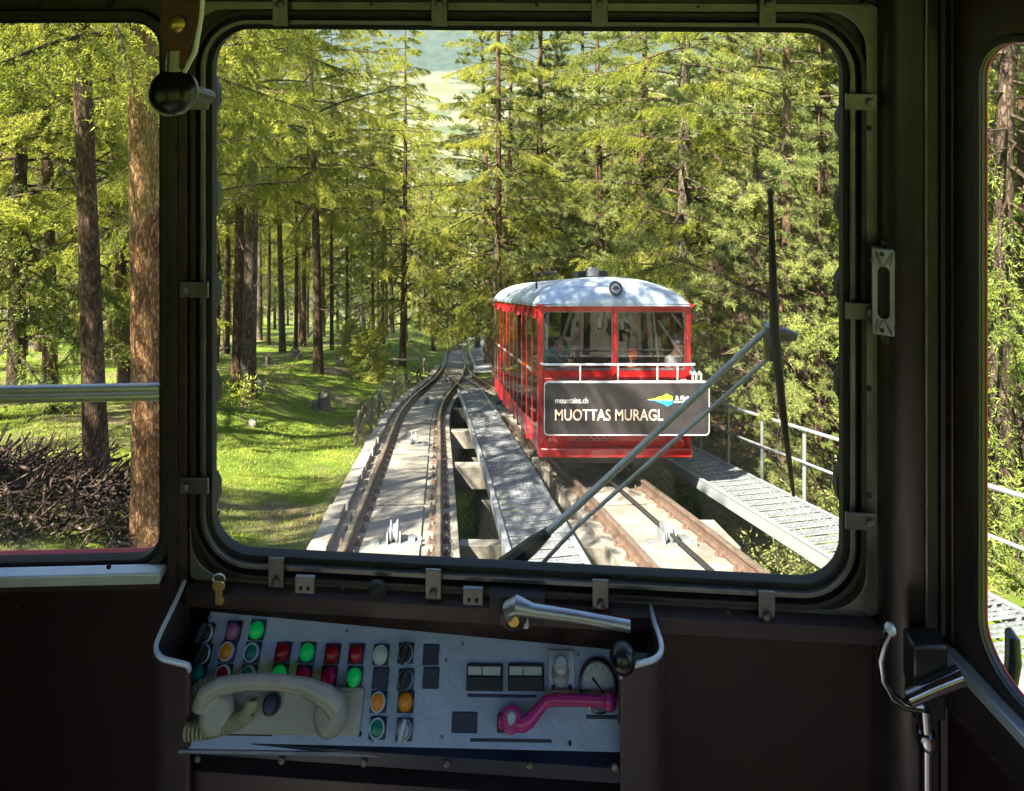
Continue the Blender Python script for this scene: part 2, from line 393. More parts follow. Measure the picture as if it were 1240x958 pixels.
def terrain():
    def axis(lo, hi, near_lo, near_hi, step, grow):
        a = list(np.arange(near_lo, near_hi + 1e-6, step)); s = step; p = near_hi
        while p < hi: s *= grow; p += s; a.append(p)
        s = step; p = near_lo; b = []
        while p > lo: s *= grow; p -= s; b.append(p)
        return b[::-1] + a
    xs = axis(-6000, 6000, -14, 10, 0.3, 1.09); ys = axis(-300, 7000, 4, 30, 0.3, 1.055)
    vs = [(x, y, ground(x, y) + (0 if abs(x) < 60 and y < 200 else 6*noise.noise((x*0.004, y*0.004, 2))*min(1, max(0, y-300)/600))) for y in ys for x in xs]
    nx = len(xs); fs = [(j*nx+i, j*nx+i+1, (j+1)*nx+i+1, (j+1)*nx+i) for j in range(len(ys)-1) for i in range(nx-1)]
    me = bpy.data.meshes.new('ground'); me.from_pydata(vs, [], fs)
    me.polygons.foreach_set('use_smooth', [True]*len(fs))
    m = bpy.data.materials.new('ground'); m.use_nodes = True; nt = m.node_tree; b = nt.nodes["Principled BSDF"]; b.inputs['Roughness'].default_value = 0.9
    b.inputs['Specular IOR Level'].default_value = 0.15
    L = nt.links.new
    geo = nt.nodes.new('ShaderNodeNewGeometry')
    def nz(scale, det=6, rough=0.6):
        n = nt.nodes.new('ShaderNodeTexNoise'); n.inputs['Scale'].default_value = scale; n.inputs['Detail'].default_value = det; n.inputs['Roughness'].default_value = rough
        L(geo.outputs['Position'], n.inputs['Vector']); return n
    def ramp(src, stops):
        r = nt.nodes.new('ShaderNodeValToRGB'); e = r.color_ramp.elements
        e[0].position, e[0].color = stops[0][0], (*stops[0][1], 1); e[1].position, e[1].color = stops[-1][0], (*stops[-1][1], 1)
        for p, c in stops[1:-1]: q = e.new(p); q.color = (*c, 1)
        L(src, r.inputs[0]); return r
    g = ramp(nz(1.6, 9, 0.72).outputs[0], [(0.30, (0.035, 0.06, 0.010)), (0.45, (0.10, 0.155, 0.016)), (0.60, (0.18, 0.225, 0.026)), (0.78, (0.26, 0.24, 0.07))])
    litter = ramp(nz(3.0, 8, 0.7).outputs[0], [(0.3, (0.07, 0.045, 0.028)), (0.7, (0.26, 0.19, 0.13))])
    mask = ramp(nz(0.35, 7).outputs[0], [(0.50, (0, 0, 0)), (0.62, (1, 1, 1))])
    mx = nt.nodes.new('ShaderNodeMixRGB'); L(mask.outputs[0], mx.inputs[0]); L(g.outputs[0], mx.inputs[1]); L(litter.outputs[0], mx.inputs[2])
    # valley: pale fields with dark wood patches, dense wood on the far side
    sep = nt.nodes.new('ShaderNodeSeparateXYZ'); L(geo.outputs['Position'], sep.inputs[0])
    mpf = nt.nodes.new('ShaderNodeMapping'); mpf.inputs['Scale'].default_value = (0.008, 0.016, 0.0); L(geo.outputs['Position'], mpf.inputs[0])
    vf = nt.nodes.new('ShaderNodeTexVoronoi'); vf.inputs['Scale'].default_value = 1.0; L(mpf.outputs[0], vf.inputs['Vector'])
    sepc = nt.nodes.new('ShaderNodeSeparateColor'); L(vf.outputs['Color'], sepc.inputs[0])
    fields = ramp(sepc.outputs[0], [(0.0, (0.02, 0.035, 0.015)), (0.30, (0.10, 0.10, 0.045)), (0.6, (0.19, 0.165, 0.095)), (1.0, (0.06, 0.075, 0.03))])
    wood = ramp(nz(0.03, 8, 0.8).outputs[0], [(0.35, (0.006, 0.014, 0.010)), (0.65, (0.035, 0.055, 0.035))])
    far = nt.nodes.new('ShaderNodeMapRange'); L(sep.outputs[1], far.inputs[0]); far.inputs['From Min'].default_value = 2200; far.inputs['From Max'].default_value = 2330
    mf = nt.nodes.new('ShaderNodeMixRGB'); L(far.outputs[0], mf.inputs[0]); L(fields.outputs[0], mf.inputs[1]); L(wood.outputs[0], mf.inputs[2])
    val = nt.nodes.new('ShaderNodeMapRange'); L(sep.outputs[1], val.inputs[0]); val.inputs['From Min'].default_value = 500; val.inputs['From Max'].default_value = 760
    ms = nt.nodes.new('ShaderNodeMixRGB'); L(val.outputs[0], ms.inputs[0]); L(mx.outputs[0], ms.inputs[1]); L(mf.outputs[0], ms.inputs[2])
    L(ms.outputs[0], b.inputs['Base Color'])
    bp = nt.nodes.new('ShaderNodeBump'); bp.inputs['Strength'].default_value = 0.7; bp.inputs['Distance'].default_value = 0.08
    L(nz(9, 8, 0.7).outputs[0], bp.inputs['Height']); L(bp.outputs[0], b.inputs['Normal'])
    me.materials.append(m)
    o = bpy.data.objects.new('ground', me); COL.objects.link(o); tag(o, kind='structure')
terrain()

# thin even haze over the whole valley; the far slope fades to blue
mb_ = bpy.data.meshes.new('haze'); X_, Y0_, Y1_, Z0_, Z1_ = 7000, -400, 8000, -560, 230
mb_.from_pydata([(x, y, z) for x in (-X_, X_) for y in (Y0_, Y1_) for z in (Z0_, Z1_)], [], [(0,1,3,2), (4,6,7,5), (0,4,5,1), (2,3,7,6), (0,2,6,4), (1,5,7,3)])
hm = bpy.data.materials.new('haze'); hm.use_nodes = True; hn = hm.node_tree; hn.nodes.clear()
ho = hn.nodes.new('ShaderNodeOutputMaterial'); hv = hn.nodes.new('ShaderNodeVolumePrincipled'); hv.inputs['Density'].default_value = 0.00006
hv.inputs['Color'].default_value = (0.80, 0.88, 1.0, 1); hv.inputs['Anisotropy'].default_value = 0.2; hn.links.new(hv.outputs[0], ho.inputs['Volume'])
mb_.materials.append(hm); hz_ = bpy.data.objects.new('haze', mb_); COL.objects.link(hz_); tag(hz_, kind='stuff')
# ---------------------------------------------------------------- railway
def sweep(mb, fx, y0, y1, cs, dz=0.0, step=0.5, mi=0, cap=True):
    n = max(2, int((y1-y0)/step)+1); ys = [y0 + (y1-y0)*i/(n-1) for i in range(n)]
    k = len(cs); vs = []
    for y in ys:
        dx = (fx(y+0.3) - fx(y-0.3))/0.6; L = math.hypot(1, dx); nx, ny = 1/L, -dx/L
        for a, c in cs:
            yy_ = y + ny*a; vs.append((fx(y) + nx*a, yy_, plane_z(yy_) + dz + c))
    fs = [(i*k+j, i*k+(j+1) % k, (i+1)*k+(j+1) % k, (i+1)*k+j) for i in range(n-1) for j in range(k)]
    if cap: fs += [tuple(range(k))[::-1], tuple((n-1)*k+j for j in range(k))]
    mb.add(vs, fs, mi)
def rect(a0, a1, c0, c1): return [(a0, c0), (a1, c0), (a1, c1), (a0, c1)]
def frame_at(fx, y, a=0.0, c=0.0):
    dx = (fx(y+0.3) - fx(y-0.3))/0.6; L = math.hypot(1, dx); nx, ny = 1/L, -dx/L
    fwd = Vector((dx, 1, -SL)).normalized(); side = Vector((1, -dx, 0)).normalized(); side = (side - fwd*side.dot(fwd)).normalized(); up = side.cross(fwd)
    p = Vector((fx(y) + nx*a, y + ny*a, plane_z(y+ny*a) + c)); M = Matrix((side, fwd, up)).transposed().to_4x4(); M.translation = p
    return M
def place(me, name, M, parent):
    o = bpy.data.objects.new(name, me); COL.objects.link(o)
    o.parent = parent; o.matrix_parent_inverse = world_of(parent).inverted()
    o.location = M.translation; o.rotation_euler = M.to_euler(); return o

RAIL = [(-.06, -.14), (.06, -.14), (.06, -.125), (.014, -.11), (.014, -.045), (.034, -.035), (.034, -.006), (.024, 0), (-.024, 0), (-.034, -.006), (-.034, -.035), (-.014, -.045), (-.014, -.11), (-.06, -.125)]
def rail(name, fx, a, y0, y1, parent):
    mb = MB(); sweep(mb, fx, y0, y1, [(p+a, q) for p, q in RAIL], step=0.4)
    cs = [(a-.022, .0005), (a+.022, .0005), (a+.022, .003), (a-.022, .003)]; sweep(mb, fx, y0, y1, cs, step=0.4, mi=1)
    return mb.build(name, ['rail_rust', 'rail_top'], parent)
clip = MB()
clip.box((0, 0, -.142), (.30, .15, .018)); 
for sx in (-1, 1):
    clip.box((sx*.085, 0, -.125), (.07, .06, .022), Matrix.Rotation(sx*.25, 3, 'Y'))
    clip.lathe([(.021, -.135), (.021, -.10), (.012, -.098), (.012, -.075), (0, -.073)], (sx*.098, 0, 0), n=6)
CLIP = clip.mesh('rail_clip', 'clip_rust')
def sheave_mesh():
    mb = MB()
    mb.box((0, 0, -.12), (.62, .07, .03)); mb.box((0, .17, -.12), (.62, .05, .03))
    for s in (-1, 1): mb.box((s*.07, .08, -.06), (.018, .26, .12)); mb.box((s*.2, .08, -.11), (.08, .2, .05))
    return mb.mesh('sheave_frame', 'grating')
SHF = sheave_mesh()
mb = MB(); mb.lathe([(.03, -.045), (.11, -.045), (.11, -.03), (.075, -.012), (.075, .012), (.11, .03), (.11, .045), (.03, .045)], (0, .08, -.02), (1, 0, 0), 18)
SHW = mb.mesh('sheave', 'grating')

def make_track(name, fx, y0, y1, label, clips_to, kerb):
    t = empty(name, (fx(5), 5, plane_z(5)), label, 'railway track', 'funicular tracks')
    rl = rail('rail', fx, -.5, y0, y1, t); rr = rail('rail', fx, .5, y0, y1, t)
    y = y0; rng = random.Random(3)
    while y < y1:
        ye = min(y + 3.4, y1); mb = MB()
        if ye - y > .3: 
            dz = rng.uniform(-.008, .004)
            sweep(mb, fx, y+.012, ye-.012, rect(-.70, .74, -.55, -.155), dz=dz)
            mb.build('slab', 'concrete', t, smooth=False, bevel=0.012)
            mb = MB(); sweep(mb, fx, y+.06, ye-.06, rect(-.36, .30, -.153, -.125), dz=dz)
            mb.build('panel', 'concrete', t, smooth=False, bevel=0.008)
        y = ye
    y = 4.2
    while y < clips_to:
        for a in (-.5, .5): place(CLIP, 'rail_clip', frame_at(fx, y+rng.uniform(-.02, .02), a), t)
        y += 0.46
    if kerb:
        y = 3.0; variants = []
        for k in range(4):
            m2 = MB(); w = rng.uniform(.2, .24); l = .56
            m2.box((0, 0, -.20), (w, l, .30)); variants.append(m2.mesh('kerb_block', 'concrete_edge', smooth=False))
        while y < 34:
            o = place(variants[rng.randrange(4)], 'kerb_block', frame_at(fx, y, -.815+rng.uniform(-.02, .02), rng.uniform(.0, .03)), t)
            b = o.modifiers.new('bevel', 'BEVEL'); b.width = .015; b.segments = 2
            y += .585
    for y in (7.75, 13.6, 19.6, 26):
        if y < y1 - 3:
            f = place(SHF, 'sheave_frame', frame_at(fx, y), t); w = place(SHW, 'sheave', frame_at(fx, y), f)
    return t
make_track('funicular_track', xl, 2.5, 150, 'rusty metre gauge track on pale concrete slabs curving downhill beside the grass bank', 24, True)
tr = make_track('funicular_track', xr, 2.5, 30.5, 'rusty rails of the passing loop running under the red funicular car', 22, False)
mb = MB(); mb.tube([Vector((xr(y)+.03, y, plane_z(y)-.03)) for y in np.arange(3, 30, .5)], .02, 8)
tag(mb.build('haulage_cable', 'cable'), 'thick black haulage cable running between the rails up to the red car', 'cable')

# crossbeams of the bridge
xw_ = lambda y: float(np.interp(y, [0, 6.75, 10.6, 19.8, 24], [1.06, .37, -.02, -1.08, -1.6]))
v = empty('bridge_frame', (1, 8, plane_z(8)-.5), 'pale concrete crossbeams and piers carrying both tracks over the dark gap', 'bridge')
for y, w, x1 in ((4.9, .5, 5.0), (8.4, 1.05, 3.75), (12.2, .4, 3.2), (15.8, .4, 2.6), (19.4, .4, 2.0)):
    mb = MB(); x0 = xl(y) + .76
    a, b = (xw_(y)-.325 if w > 1 else x0), xl(y) + x1 + (0.3 if y < 9 else 0)
    ys = (y-w/2, y+w/2)
    lo = [(a, ys[0], plane_z(ys[0])-.62), (b, ys[0], plane_z(ys[0])-.62), (b, ys[1], plane_z(ys[1])-.62), (a, ys[1], plane_z(ys[1])-.62)]
    mb.prism([Vector(p) for p in lo], [Vector(p)+Vector((0, 0, .40)) for p in lo])
    mb.build('crossbeam', 'concrete', v, smooth=False, bevel=.012)
    if w > 1:
        mb = MB(); lo = [(x0, y-.12, plane_z(y-.12)-.64), (xw_(y)-.33, y-.12, plane_z(y-.12)-.64), (xw_(y)-.33, y+.12, plane_z(y+.12)-.64), (x0, y+.12, plane_z(y+.12)-.64)]
        mb.prism([Vector(p) for p in lo], [Vector(p)+Vector((0, 0, .3)) for p in lo]); mb.build('crossbeam', 'concrete', v, smooth=False, bevel=.012)
    for xx in (xl(y)+1.3, xr(y)+.9):
        mb = MB(); mb.box((xx, y+.1, plane_z(y)-1.4), (.3, .3, 1.5)); mb.build('pier', 'concrete', v, smooth=False, bevel=.01)

# steel walkways: stringers and one plate per tread
def tread_mesh(w, d=.185, th=.014):
    mb = MB(); n = 11; rows = [(-d/2, -d/2+.022), (-.009, .009), (d/2-.022, d/2)]
    for a, b in rows: mb.box((0, (a+b)/2, 0), (w, b-a, th))
    for k in range(n+1):
        x = -w/2 + .014 + (w-.028)*k/n
        for a, b in ((-d/2+.022, -.009), (.009, d/2-.022)): mb.box((x, (a+b)/2, 0), (.022, b-a, th-.002))
    return mb.mesh('tread', 'grating', smooth=False)
def walkway(label, fx, y0, y1, w, dz, group, hi=.15):
    t = empty('walkway', (fx(y0), y0, plane_z(y0)+dz), label, 'walkway', group)
    for s in (-1, 1):
        mb = MB(); a = s*(w/2+.02); sweep(mb, fx, y0, y1, [(a-.022, -hi), (a+.022, -hi), (a+.022, .012), (a-.022, .012)], dz=dz)
        sweep(mb, fx, y0, y1, rect(a-.03, a+.03, .0125, .022), dz=dz)
        mb.build('stringer', 'galv', t, smooth=False)
    T = tread_mesh(w-.01); y = y0 + .15
    while y < y1 - .12:
        place(T, 'tread', frame_at(fx, y, 0, dz-.012), t); y += .245
    return t
xw = lambda y: float(np.interp(y, [0, 6.75, 10.6, 19.8, 24], [1.06, .37, -.02, -1.08, -1.6]))
walkway('perforated grey steel walkway between the two tracks', xw, 4.0, 22.5, .70, -.01, 'steel walkways')
xcw = lambda y: 3.5 - .125*(y-8)
WR = walkway('grey steel walkway with a handrail on the far side of the red car', xcw, 3.0, 19, .80, 0.0, 'steel walkways')
xfw = lambda y: xl(y) + 1.35
walkway('distant steel walkway following the curving track behind the red car', xfw, 29, 70, .75, 0.0, 'steel walkways')
# handrail
hr = empty('handrail', (xcw(9)+.45, 9, plane_z(9)), 'galvanised two bar handrail along the right hand steel walkway', 'handrail')
hx = lambda y: xcw(y) + .50
mb = MB(); mb.tube([Vector((hx(y), y, plane_z(y)+.94)) for y in np.arange(3, 18.6, .5)], .021, 8); mb.build('top_bar', 'galv', hr)
mb = MB(); mb.tube([Vector((hx(y), y, plane_z(y)+.50)) for y in np.arange(3, 18.6, .5)], .016, 8); mb.build('middle_bar', 'galv', hr)
y = 9.1 - .0 - 1.15*5
while y < 18.5:
    mb = MB(); mb.box((hx(y)+.03, y, plane_z(y)+.36), (.014, .07, 1.16)); mb.box((hx(y)+.045, y, plane_z(y)+.36), (.03, .012, 1.14)); mb.build('post', 'galv', hr, smooth=False); y += 1.15
# ---------------------------------------------------------------- driver's cab (the camera stands in it)
D0 = 1.13
FP = Plane((0, D0, 0), (1, -.0575, 0), (0, 0, 1))                     # front wall, right half; n points into the cab
if FP.en.y > 0: FP = Plane((0, D0, 0), (1, -.0575, 0), (0, 0, 1), -1)
PX = FP.pix(221, 300)[0]                                              # u of the centre post
LPO = FP.w(PX, 0)
LP = Plane(LPO, (1, .0267, 0), (0, 0, 1));
if LP.en.y > 0: LP = Plane(LPO, (1, .0267, 0), (0, 0, 1), -1)
RPO = Vector((.662, 1.06, 0))
RP = Plane(RPO, (.3265, -1, 0), (0, 0, 1))
if RP.en.x > 0: RP = Plane(RPO, (.3265, -1, 0), (0, 0, 1), -1)
TOPV, BOTV = .10, -1.95
cab = empty('driver_cab', (0, 0, -1.95), 'dark cab of the funicular car with big rounded windscreen and side windows', 'cab')
TW = .008
def wall_with_window(P, u0, u1, v0, v1, w0, w1, z0, z1, r, name, m, open_n=None):
    mb = MB(); inner = rrect(w0, w1, z0, z1, r); outer = rrect(u0, u1, v0, v1, .001)
    P.frame(mb, inner, outer, 0, -TW); mb.build(name, m, cab, smooth=False)
    return inner
# windscreen opening in plane coordinates
a0, top0 = FP.pix(258, 33); a1, _ = FP.pix(1020, 300); _, bot0 = FP.pix(620, 686)
W0, W1, Z0, Z1 = a0, a1, bot0, top0
uR = FP.pix(1060, 300)[0]
vB = FP.pix(620, 716)[1]
e = .017
wall_with_window(FP, PX, uR+.03, vB, TOPV, W0-e, W1+e, Z0-e, Z1+e, .085, 'front_wall', 'paint_grey')
mb = MB(); FP.box(mb, PX, uR+.03, BOTV, vB-.0005, -TW, -.004); mb.build('lower_panel', 'panel_brown', cab, smooth=False)
ws = MB(); o_ = rrect(W0-.012, W1+.012, Z0-.012, Z1+.012, .07)
ws.prism(FP.outline(o_, -.007), FP.outline(o_, -.003)); ws = ws.build('windscreen', 'glass', cab, smooth=False)
def rr(k, r=.068): return rrect(W0-k, W1+k, Z0-k, Z1+k, r+k)
for nm, k0, k1, n0, n1, m in (('gasket', -.002, .007, -.010, .007, 'rubber'), ('trim_ring', .0072, .0150, -.005, .014, 'alu'), ('gasket', .0152, .0225, -.006, .006, 'rubber'),
                              ('inner_frame', .0227, .0310, .0005, .017, 'paint_dark'), ):
    mb = MB(); FP.frame(mb, rr(k0), rr(k1), n0, n1); mb.build(nm, m, ws, ang=50, bevel=.0012)
mb = MB(); FP.frame(mb, rrect(W0-.0315, W1+.0315, Z0-.0315, Z1+.0315, .06), rrect(W0-.0335, W1+.051, Z0-.0385, Z1+.045, .012), .0005, .013)
mb.build('outer_frame', 'alu', ws, ang=50, bevel=.0015)
# ledge under the windscreen, sloping into the cab
mb = MB()
L0, L1 = W0-.033, W1+.051
sec = [(Z0-.039, .0005), (Z0-.039, .020), (Z0-.043, .030), (Z0-.068, .030), (Z0-.072, .0005)]
mb.prism([FP.w(L0, v_, n_) for v_, n_ in sec], [FP.w(L1, v_, n_) for v_, n_ in sec]); mb.build('ledge', 'paint_grey', cab, bevel=.001)
# clips and screws round the windscreen
def clip_at(px, py, horiz):
    mb = MB(); u, v_ = FP.pix(px, py, .02)
    if horiz: FP.box(mb, u-.013, u+.013, v_-.024, v_+.024, .0195, .0235); mb.lathe([(.0065, 0), (.0065, .004), (.003, .0055), (0, .0055)], FP.w(u, v_+(-.013 if py > 400 else .013), .0237), FP.en, 12)
    else: FP.box(mb, u-.024, u+.024, v_-.013, v_+.013, .0195, .0235); mb.lathe([(.0065, 0), (.0065, .004), (.003, .0055), (0, .0055)], FP.w(u+(-.013 if px < 400 else .013), v_, .0237), FP.en, 12)
    mb.build('clip', 'alu', ws, bevel=.001)
for px in (340, 532, 726, 929): clip_at(px, 14, True)
for px, py in ((335, 692), (525, 706), (727, 719), (928, 733)): clip_at(px, py, True)
for py in (123, 350, 587): clip_at(236, py, False)
for py in (123, 376, 630): clip_at(1042, py, False)
for px, py in ((370, 706), (573, 720)):
    mb = MB(); u, v_ = FP.pix(px, py, .032); FP.box(mb, u-.016, u+.016, v_-.013, v_+.013, .0305, .037)
    b = mb.build('latch', 'alu', cab, bevel=.001)
    for s in (-1, 1):
        mb = MB(); mb.lathe([(.003, 0), (.003, .001), (0, .001)], FP.w(u+s*.006, v_-.004, .0372), FP.en, 8); mb.build('hole', 'rubber', b)
for px, py in ((457, 714),):
    mb = MB(); u, v_ = FP.pix(px, py, .032); mb.lathe([(.016, 0), (.016, .008), (.010, .013), (0, .013)], FP.w(u, v_, .0305), FP.en, 16); mb.build('plug', 'rubber', cab)
# rubber lugs on the outside of the glass edge
for px, py in ((257, 117), (257, 240), (257, 357), (257, 476), (257, 598), (1022, 150), (1021, 250), (1021, 350), (1021, 470), (1020, 590)):
    mb = MB(); u, v_ = FP.pix(px, py, -.011); w = .009
    q = [(-w*1.2, -.032), (w*.2, -.028), (w, -.014), (w, .014), (w*.2, .028), (-w*1.2, .032)]
    if px > 600: q = [(-a, b) for a, b in q][::-1]
    mb.prism([FP.w(u+a, v_+b, -.0105) for a, b in q], [FP.w(u+a, v_+b, -.028) for a, b in q]); mb.build('lug', 'rubber', ws, bevel=.001)
# header
mb = MB(); FP.box(mb, W0-.033, uR, Z1+.0455, TOPV, .0005, .010); mb.build('header', 'paint_grey', cab, smooth=False)
def screw(P, px, py, n, parent, r=.0045, m='paint_dark'):
    mb = MB(); u, v_ = P.pix(px, py, n); mb.lathe([(r, 0), (r, .0015), (r*.6, .0028), (0, .0028)], P.w(u, v_, n), P.en, 10); mb.build('screw', m, parent)
for px, py in ((450, 5), (650, 6), (845, 8), (1047, 4), (1052, 155), (1052, 320), (1052, 470), (1052, 600), (882, 742), (620, 726), (415, 711), (1045, 745)): screw(FP, px, py, .0135 if px > 1000 else .031 if py > 600 else .0105, cab)
# left window
b1, lt = LP.pix(196, 26); _, lb = LP.pix(196, 675); uL = LP.pix(-330, 300)[0]; lw0 = LP.pix(-285, 300)[0]
wall_with_window(LP, uL, -.0005, LP.pix(100, 705)[1], TOPV, lw0, b1, lb, lt, .045, 'front_wall', 'paint_grey')
mb = MB(); LP.box(mb, uL, -.0005, BOTV, LP.pix(100, 705)[1]-.0005, -TW, -.004); mb.build('lower_panel', 'panel_brown', cab, smooth=False)
lw = MB(); o_ = rrect(lw0-.008, b1+.008, lb-.008, lt+.008, .045); lw.prism(LP.outline(o_, -.007), LP.outline(o_, -.003)); lw = lw.build('side_pane', 'glass', cab, smooth=False)
for nm, k0, k1, n0, n1, m in (('gasket', -.002, .006, -.010, .006, 'rubber'), ('trim_ring', .0062, .020, .0005, .014, 'paint_dark')):
    mb = MB(); LP.frame(mb, rrect(lw0-k0, b1+k0, lb-k0, lt+k0, .045+k0), rrect(lw0-k1, b1+k1, lb-k1, lt+k1, .045+k1), n0, n1); mb.build(nm, m, lw, ang=50, bevel=.001)
# horizontal bars of the sliding window
for y0_, y1_, nn in ((464, 474, .004), (476, 488, -.004)):
    mb = MB(); _, v0_ = LP.pix(100, y1_); _, v1_ = LP.pix(100, y0_); r = (v1_-v0_)/2
    mb.tube([LP.w(lw0, (v0_+v1_)/2, nn), LP.w(b1, (v0_+v1_)/2, nn)], r, 16); mb.build('sliding_bar', 'alu_bright', lw)
# sill pieces under the left window: red outside edge, bright inner sill
mb = MB(); v0_ = LP.pix(100, 676, -.013)[1]; v1_ = LP.pix(100, 663, -.030)[1]
sec = [(v0_, -.012), (v1_, -.030), (v1_-.03, -.034), (v0_-.03, -.012)]
mb.prism([LP.w(lw0, a_, b_) for a_, b_ in sec], [LP.w(b1+.02, a_, b_) for a_, b_ in sec])
mb.build('outer_sill', 'red_sill', cab, bevel=.004)
mb = MB(); _, s0 = LP.pix(100, 688); _, s1 = LP.pix(100, 677)
mb.prism([LP.w(lw0, s1+.002, .0145), LP.w(lw0, s1-.001, .030), LP.w(lw0, s0, .034), LP.w(lw0, s0, .0005)], [LP.w(b1+.012, s1+.002, .0145), LP.w(b1+.012, s1-.001, .030), LP.w(b1+.012, s0, .034), LP.w(b1+.012, s0, .0005)])
mb.build('inner_sill', 'alu_bright', cab, bevel=.002)
mb = MB(); LP.box(mb, uL, -.03, LP.pix(100, 708)[1], s0-.002, .0005, .012); mb.build('ledge', 'paint_grey', cab, bevel=.001)
for px, py in ((48, 6), (135, 4)): screw(LP, px, py, .0005, cab, .006, 'rubber')
for px, py in ((38, 703), (132, 686), (160, 697)): screw(LP, px, py, .0125 if py > 690 else .031, cab, .004, 'rubber')
# centre post: two strips
mb = MB(); FP.box(mb, PX-.018, PX-.0005, FP.pix(210, 720)[1], TOPV, .0005, .016); mb.build('centre_post', 'paint_grey', cab, bevel=.002)
mb = MB(); FP.box(mb, PX+.0005, PX+.0165, FP.pix(230, 720)[1], TOPV, .0005, .0165); mb.build('centre_post', 'paint_grey', cab, bevel=.002)
for px, py in ((213, 178), (227, 178), (213, 525), (228, 640), (213, 655)): screw(FP, px, py, .0168, cab, .003, 'rubber')
# corner column on the right
c0 = FP.w(uR, 0); c1 = RP.w(.0, 0)
def column(pts, z0, z1, name, m):
    mb = MB(); mb.prism([Vector((x, y, z0)) for x, y in pts], [Vector((x, y, z1)) for x, y in pts]); return mb.build(name, m, cab, ang=60)
cp = [(c0.x-.004, c0.y+.0)]
arc = []
for i in range(9):
    a = math.radians(180 + 100*i/8); arc.append((.637 + .058*math.cos(a), 1.088 + .052*math.sin(a)))
column([(c0.x-.002, c0.y+.03)] + arc + [(.672, 1.10), (.66, 1.13)], BOTV, TOPV, 'corner_column', 'grey_column')
mb = MB(); mb.tube([Vector((.6275, 1.034, BOTV)), Vector((.6275, 1.034, TOPV))], .0022, 8); mb.build('column_seam', 'alu', cab)
column([(.655, 1.043), (.668, 1.036), (.675, 1.05), (.675, 1.10), (.655, 1.10)], BOTV, TOPV, 'column_strip', 'paint_dark')
# right wall with window
q0 = RP.pix(1189, 300)[0]; _, rb = RP.pix(1240, 852); _, rt = RP.pix(1190, 45); 
RU1 = .62
wall_with_window(RP, -.01, RU1+.1, BOTV, TOPV, q0, RU1, rb, rt, .06, 'side_wall', 'paint_grey')
rw = MB(); o_ = rrect(q0-.008, RU1+.008, rb-.008, rt+.008, .06); rw.prism(RP.outline(o_, -.007), RP.outline(o_, -.003)); rw = rw.build('side_pane', 'glass', cab, smooth=False)
for nm, k0, k1, n0, n1, m in (('gasket', -.001, .003, -.011, -.0075, 'red_sill'), ('trim_ring', .0004, .010, .0003, .006, 'paint_dark')):
    mb = MB(); RP.frame(mb, rrect(q0-k0, RU1+k0, rb-k0, rt+k0, .06+k0), rrect(q0-k1, RU1+k1, rb-k1, rt+k1, .06+k1), n0, n1); mb.build(nm, m, rw, ang=50, bevel=.0008)
u_, sv = RP.pix(1141, 757); 
mb = MB(); RP.box(mb, .002, RU1+.05, rb-.040, rb-.022, .0005, .020); mb.build('inner_sill', 'alu_bright', cab, bevel=.002)
mb = MB(); RP.box(mb, .002, RU1+.05, rb-.115, rb-.0405, .0005, .012); mb.build('ledge', 'paint_grey', cab, bevel=.001)
mb = MB(); RP.box(mb, .002, .030, rb-.02, TOPV, .0005, .008); mb.build('side_strip', 'grey_column', cab, bevel=.002)
for py in (165, 322, 500, 660): screw(RP, 1166, py, .0085, cab, .0032, 'rubber')
screw(RP, 1203, 915, .0125, cab, .004, 'rubber')
mb = MB(); RP.box(mb, .002, RU1+.05, BOTV, rb-.1155, .0005, .006); mb.build('lower_panel', 'panel_brown', cab, smooth=False)
# blackish hook outside the right window
mb = MB(); h = [pt(1221, 762, 1.16), pt(1226, 772, 1.15), pt(1227, 800, 1.14), pt(1222, 838, 1.13), pt(1221, 870, 1.13)]
mb.tube(h, [.006, .011, .012, .010, .010], 12); mb.build('outside_hook', 'black_plastic', cab)
# rest of the car body behind: ceiling, floor, walls
mb = MB()
def slab(pts, z0, z1, name, m):
    mb = MB(); mb.prism([Vector((x, y, z0)) for x, y in pts], [Vector((x, y, z1)) for x, y in pts]); return mb.build(name, m, cab, smooth=False)
lc = LP.w(uL, 0); rc = RP.w(RU1+.1, 0)
foot = [(lc.x-.02, lc.y+.03), (LPO.x, LPO.y+.05), (c0.x+.12, c0.y+.05), (rc.x+.05, rc.y), (rc.x+.05, -1.6), (lc.x-.02, -1.6)]
slab(foot, BOTV-.05, BOTV, 'floor', 'paint_dark')
# ceiling, opened behind the driver by an added skylight that brightens the cab
CP = Plane((0, 0, TOPV), (1, 0, 0), (0, 1, 0))
def cslab(x0, x1, y0, y1): 
    mb = MB(); mb.box(((x0+x1)/2, (y0+y1)/2, TOPV+.025), (x1-x0, y1-y0, .05)); mb.build('ceiling', 'paint_grey', cab, smooth=False)
XA, XB = lc.x-.02, rc.x+.05
slab([(XA, lc.y+.03), (LPO.x, LPO.y+.05), (c0.x+.12, c0.y+.05), (XB, rc.y), (XB, -.55), (XA, -.55)], TOPV, TOPV+.05, 'ceiling', 'paint_grey')
cslab(XA, XB, -1.62, -1.56)
for k in range(4):
    x0 = XA + (XB-XA)*k/3; cslab(x0-.03, x0+.03, -1.56, -.55)
mb = MB(); mb.box(((XA+XB)/2, -1.05, TOPV+.03), (XB-XA, 1.0, .005)); mb.build('added_skylight', 'glass', cab, smooth=False)
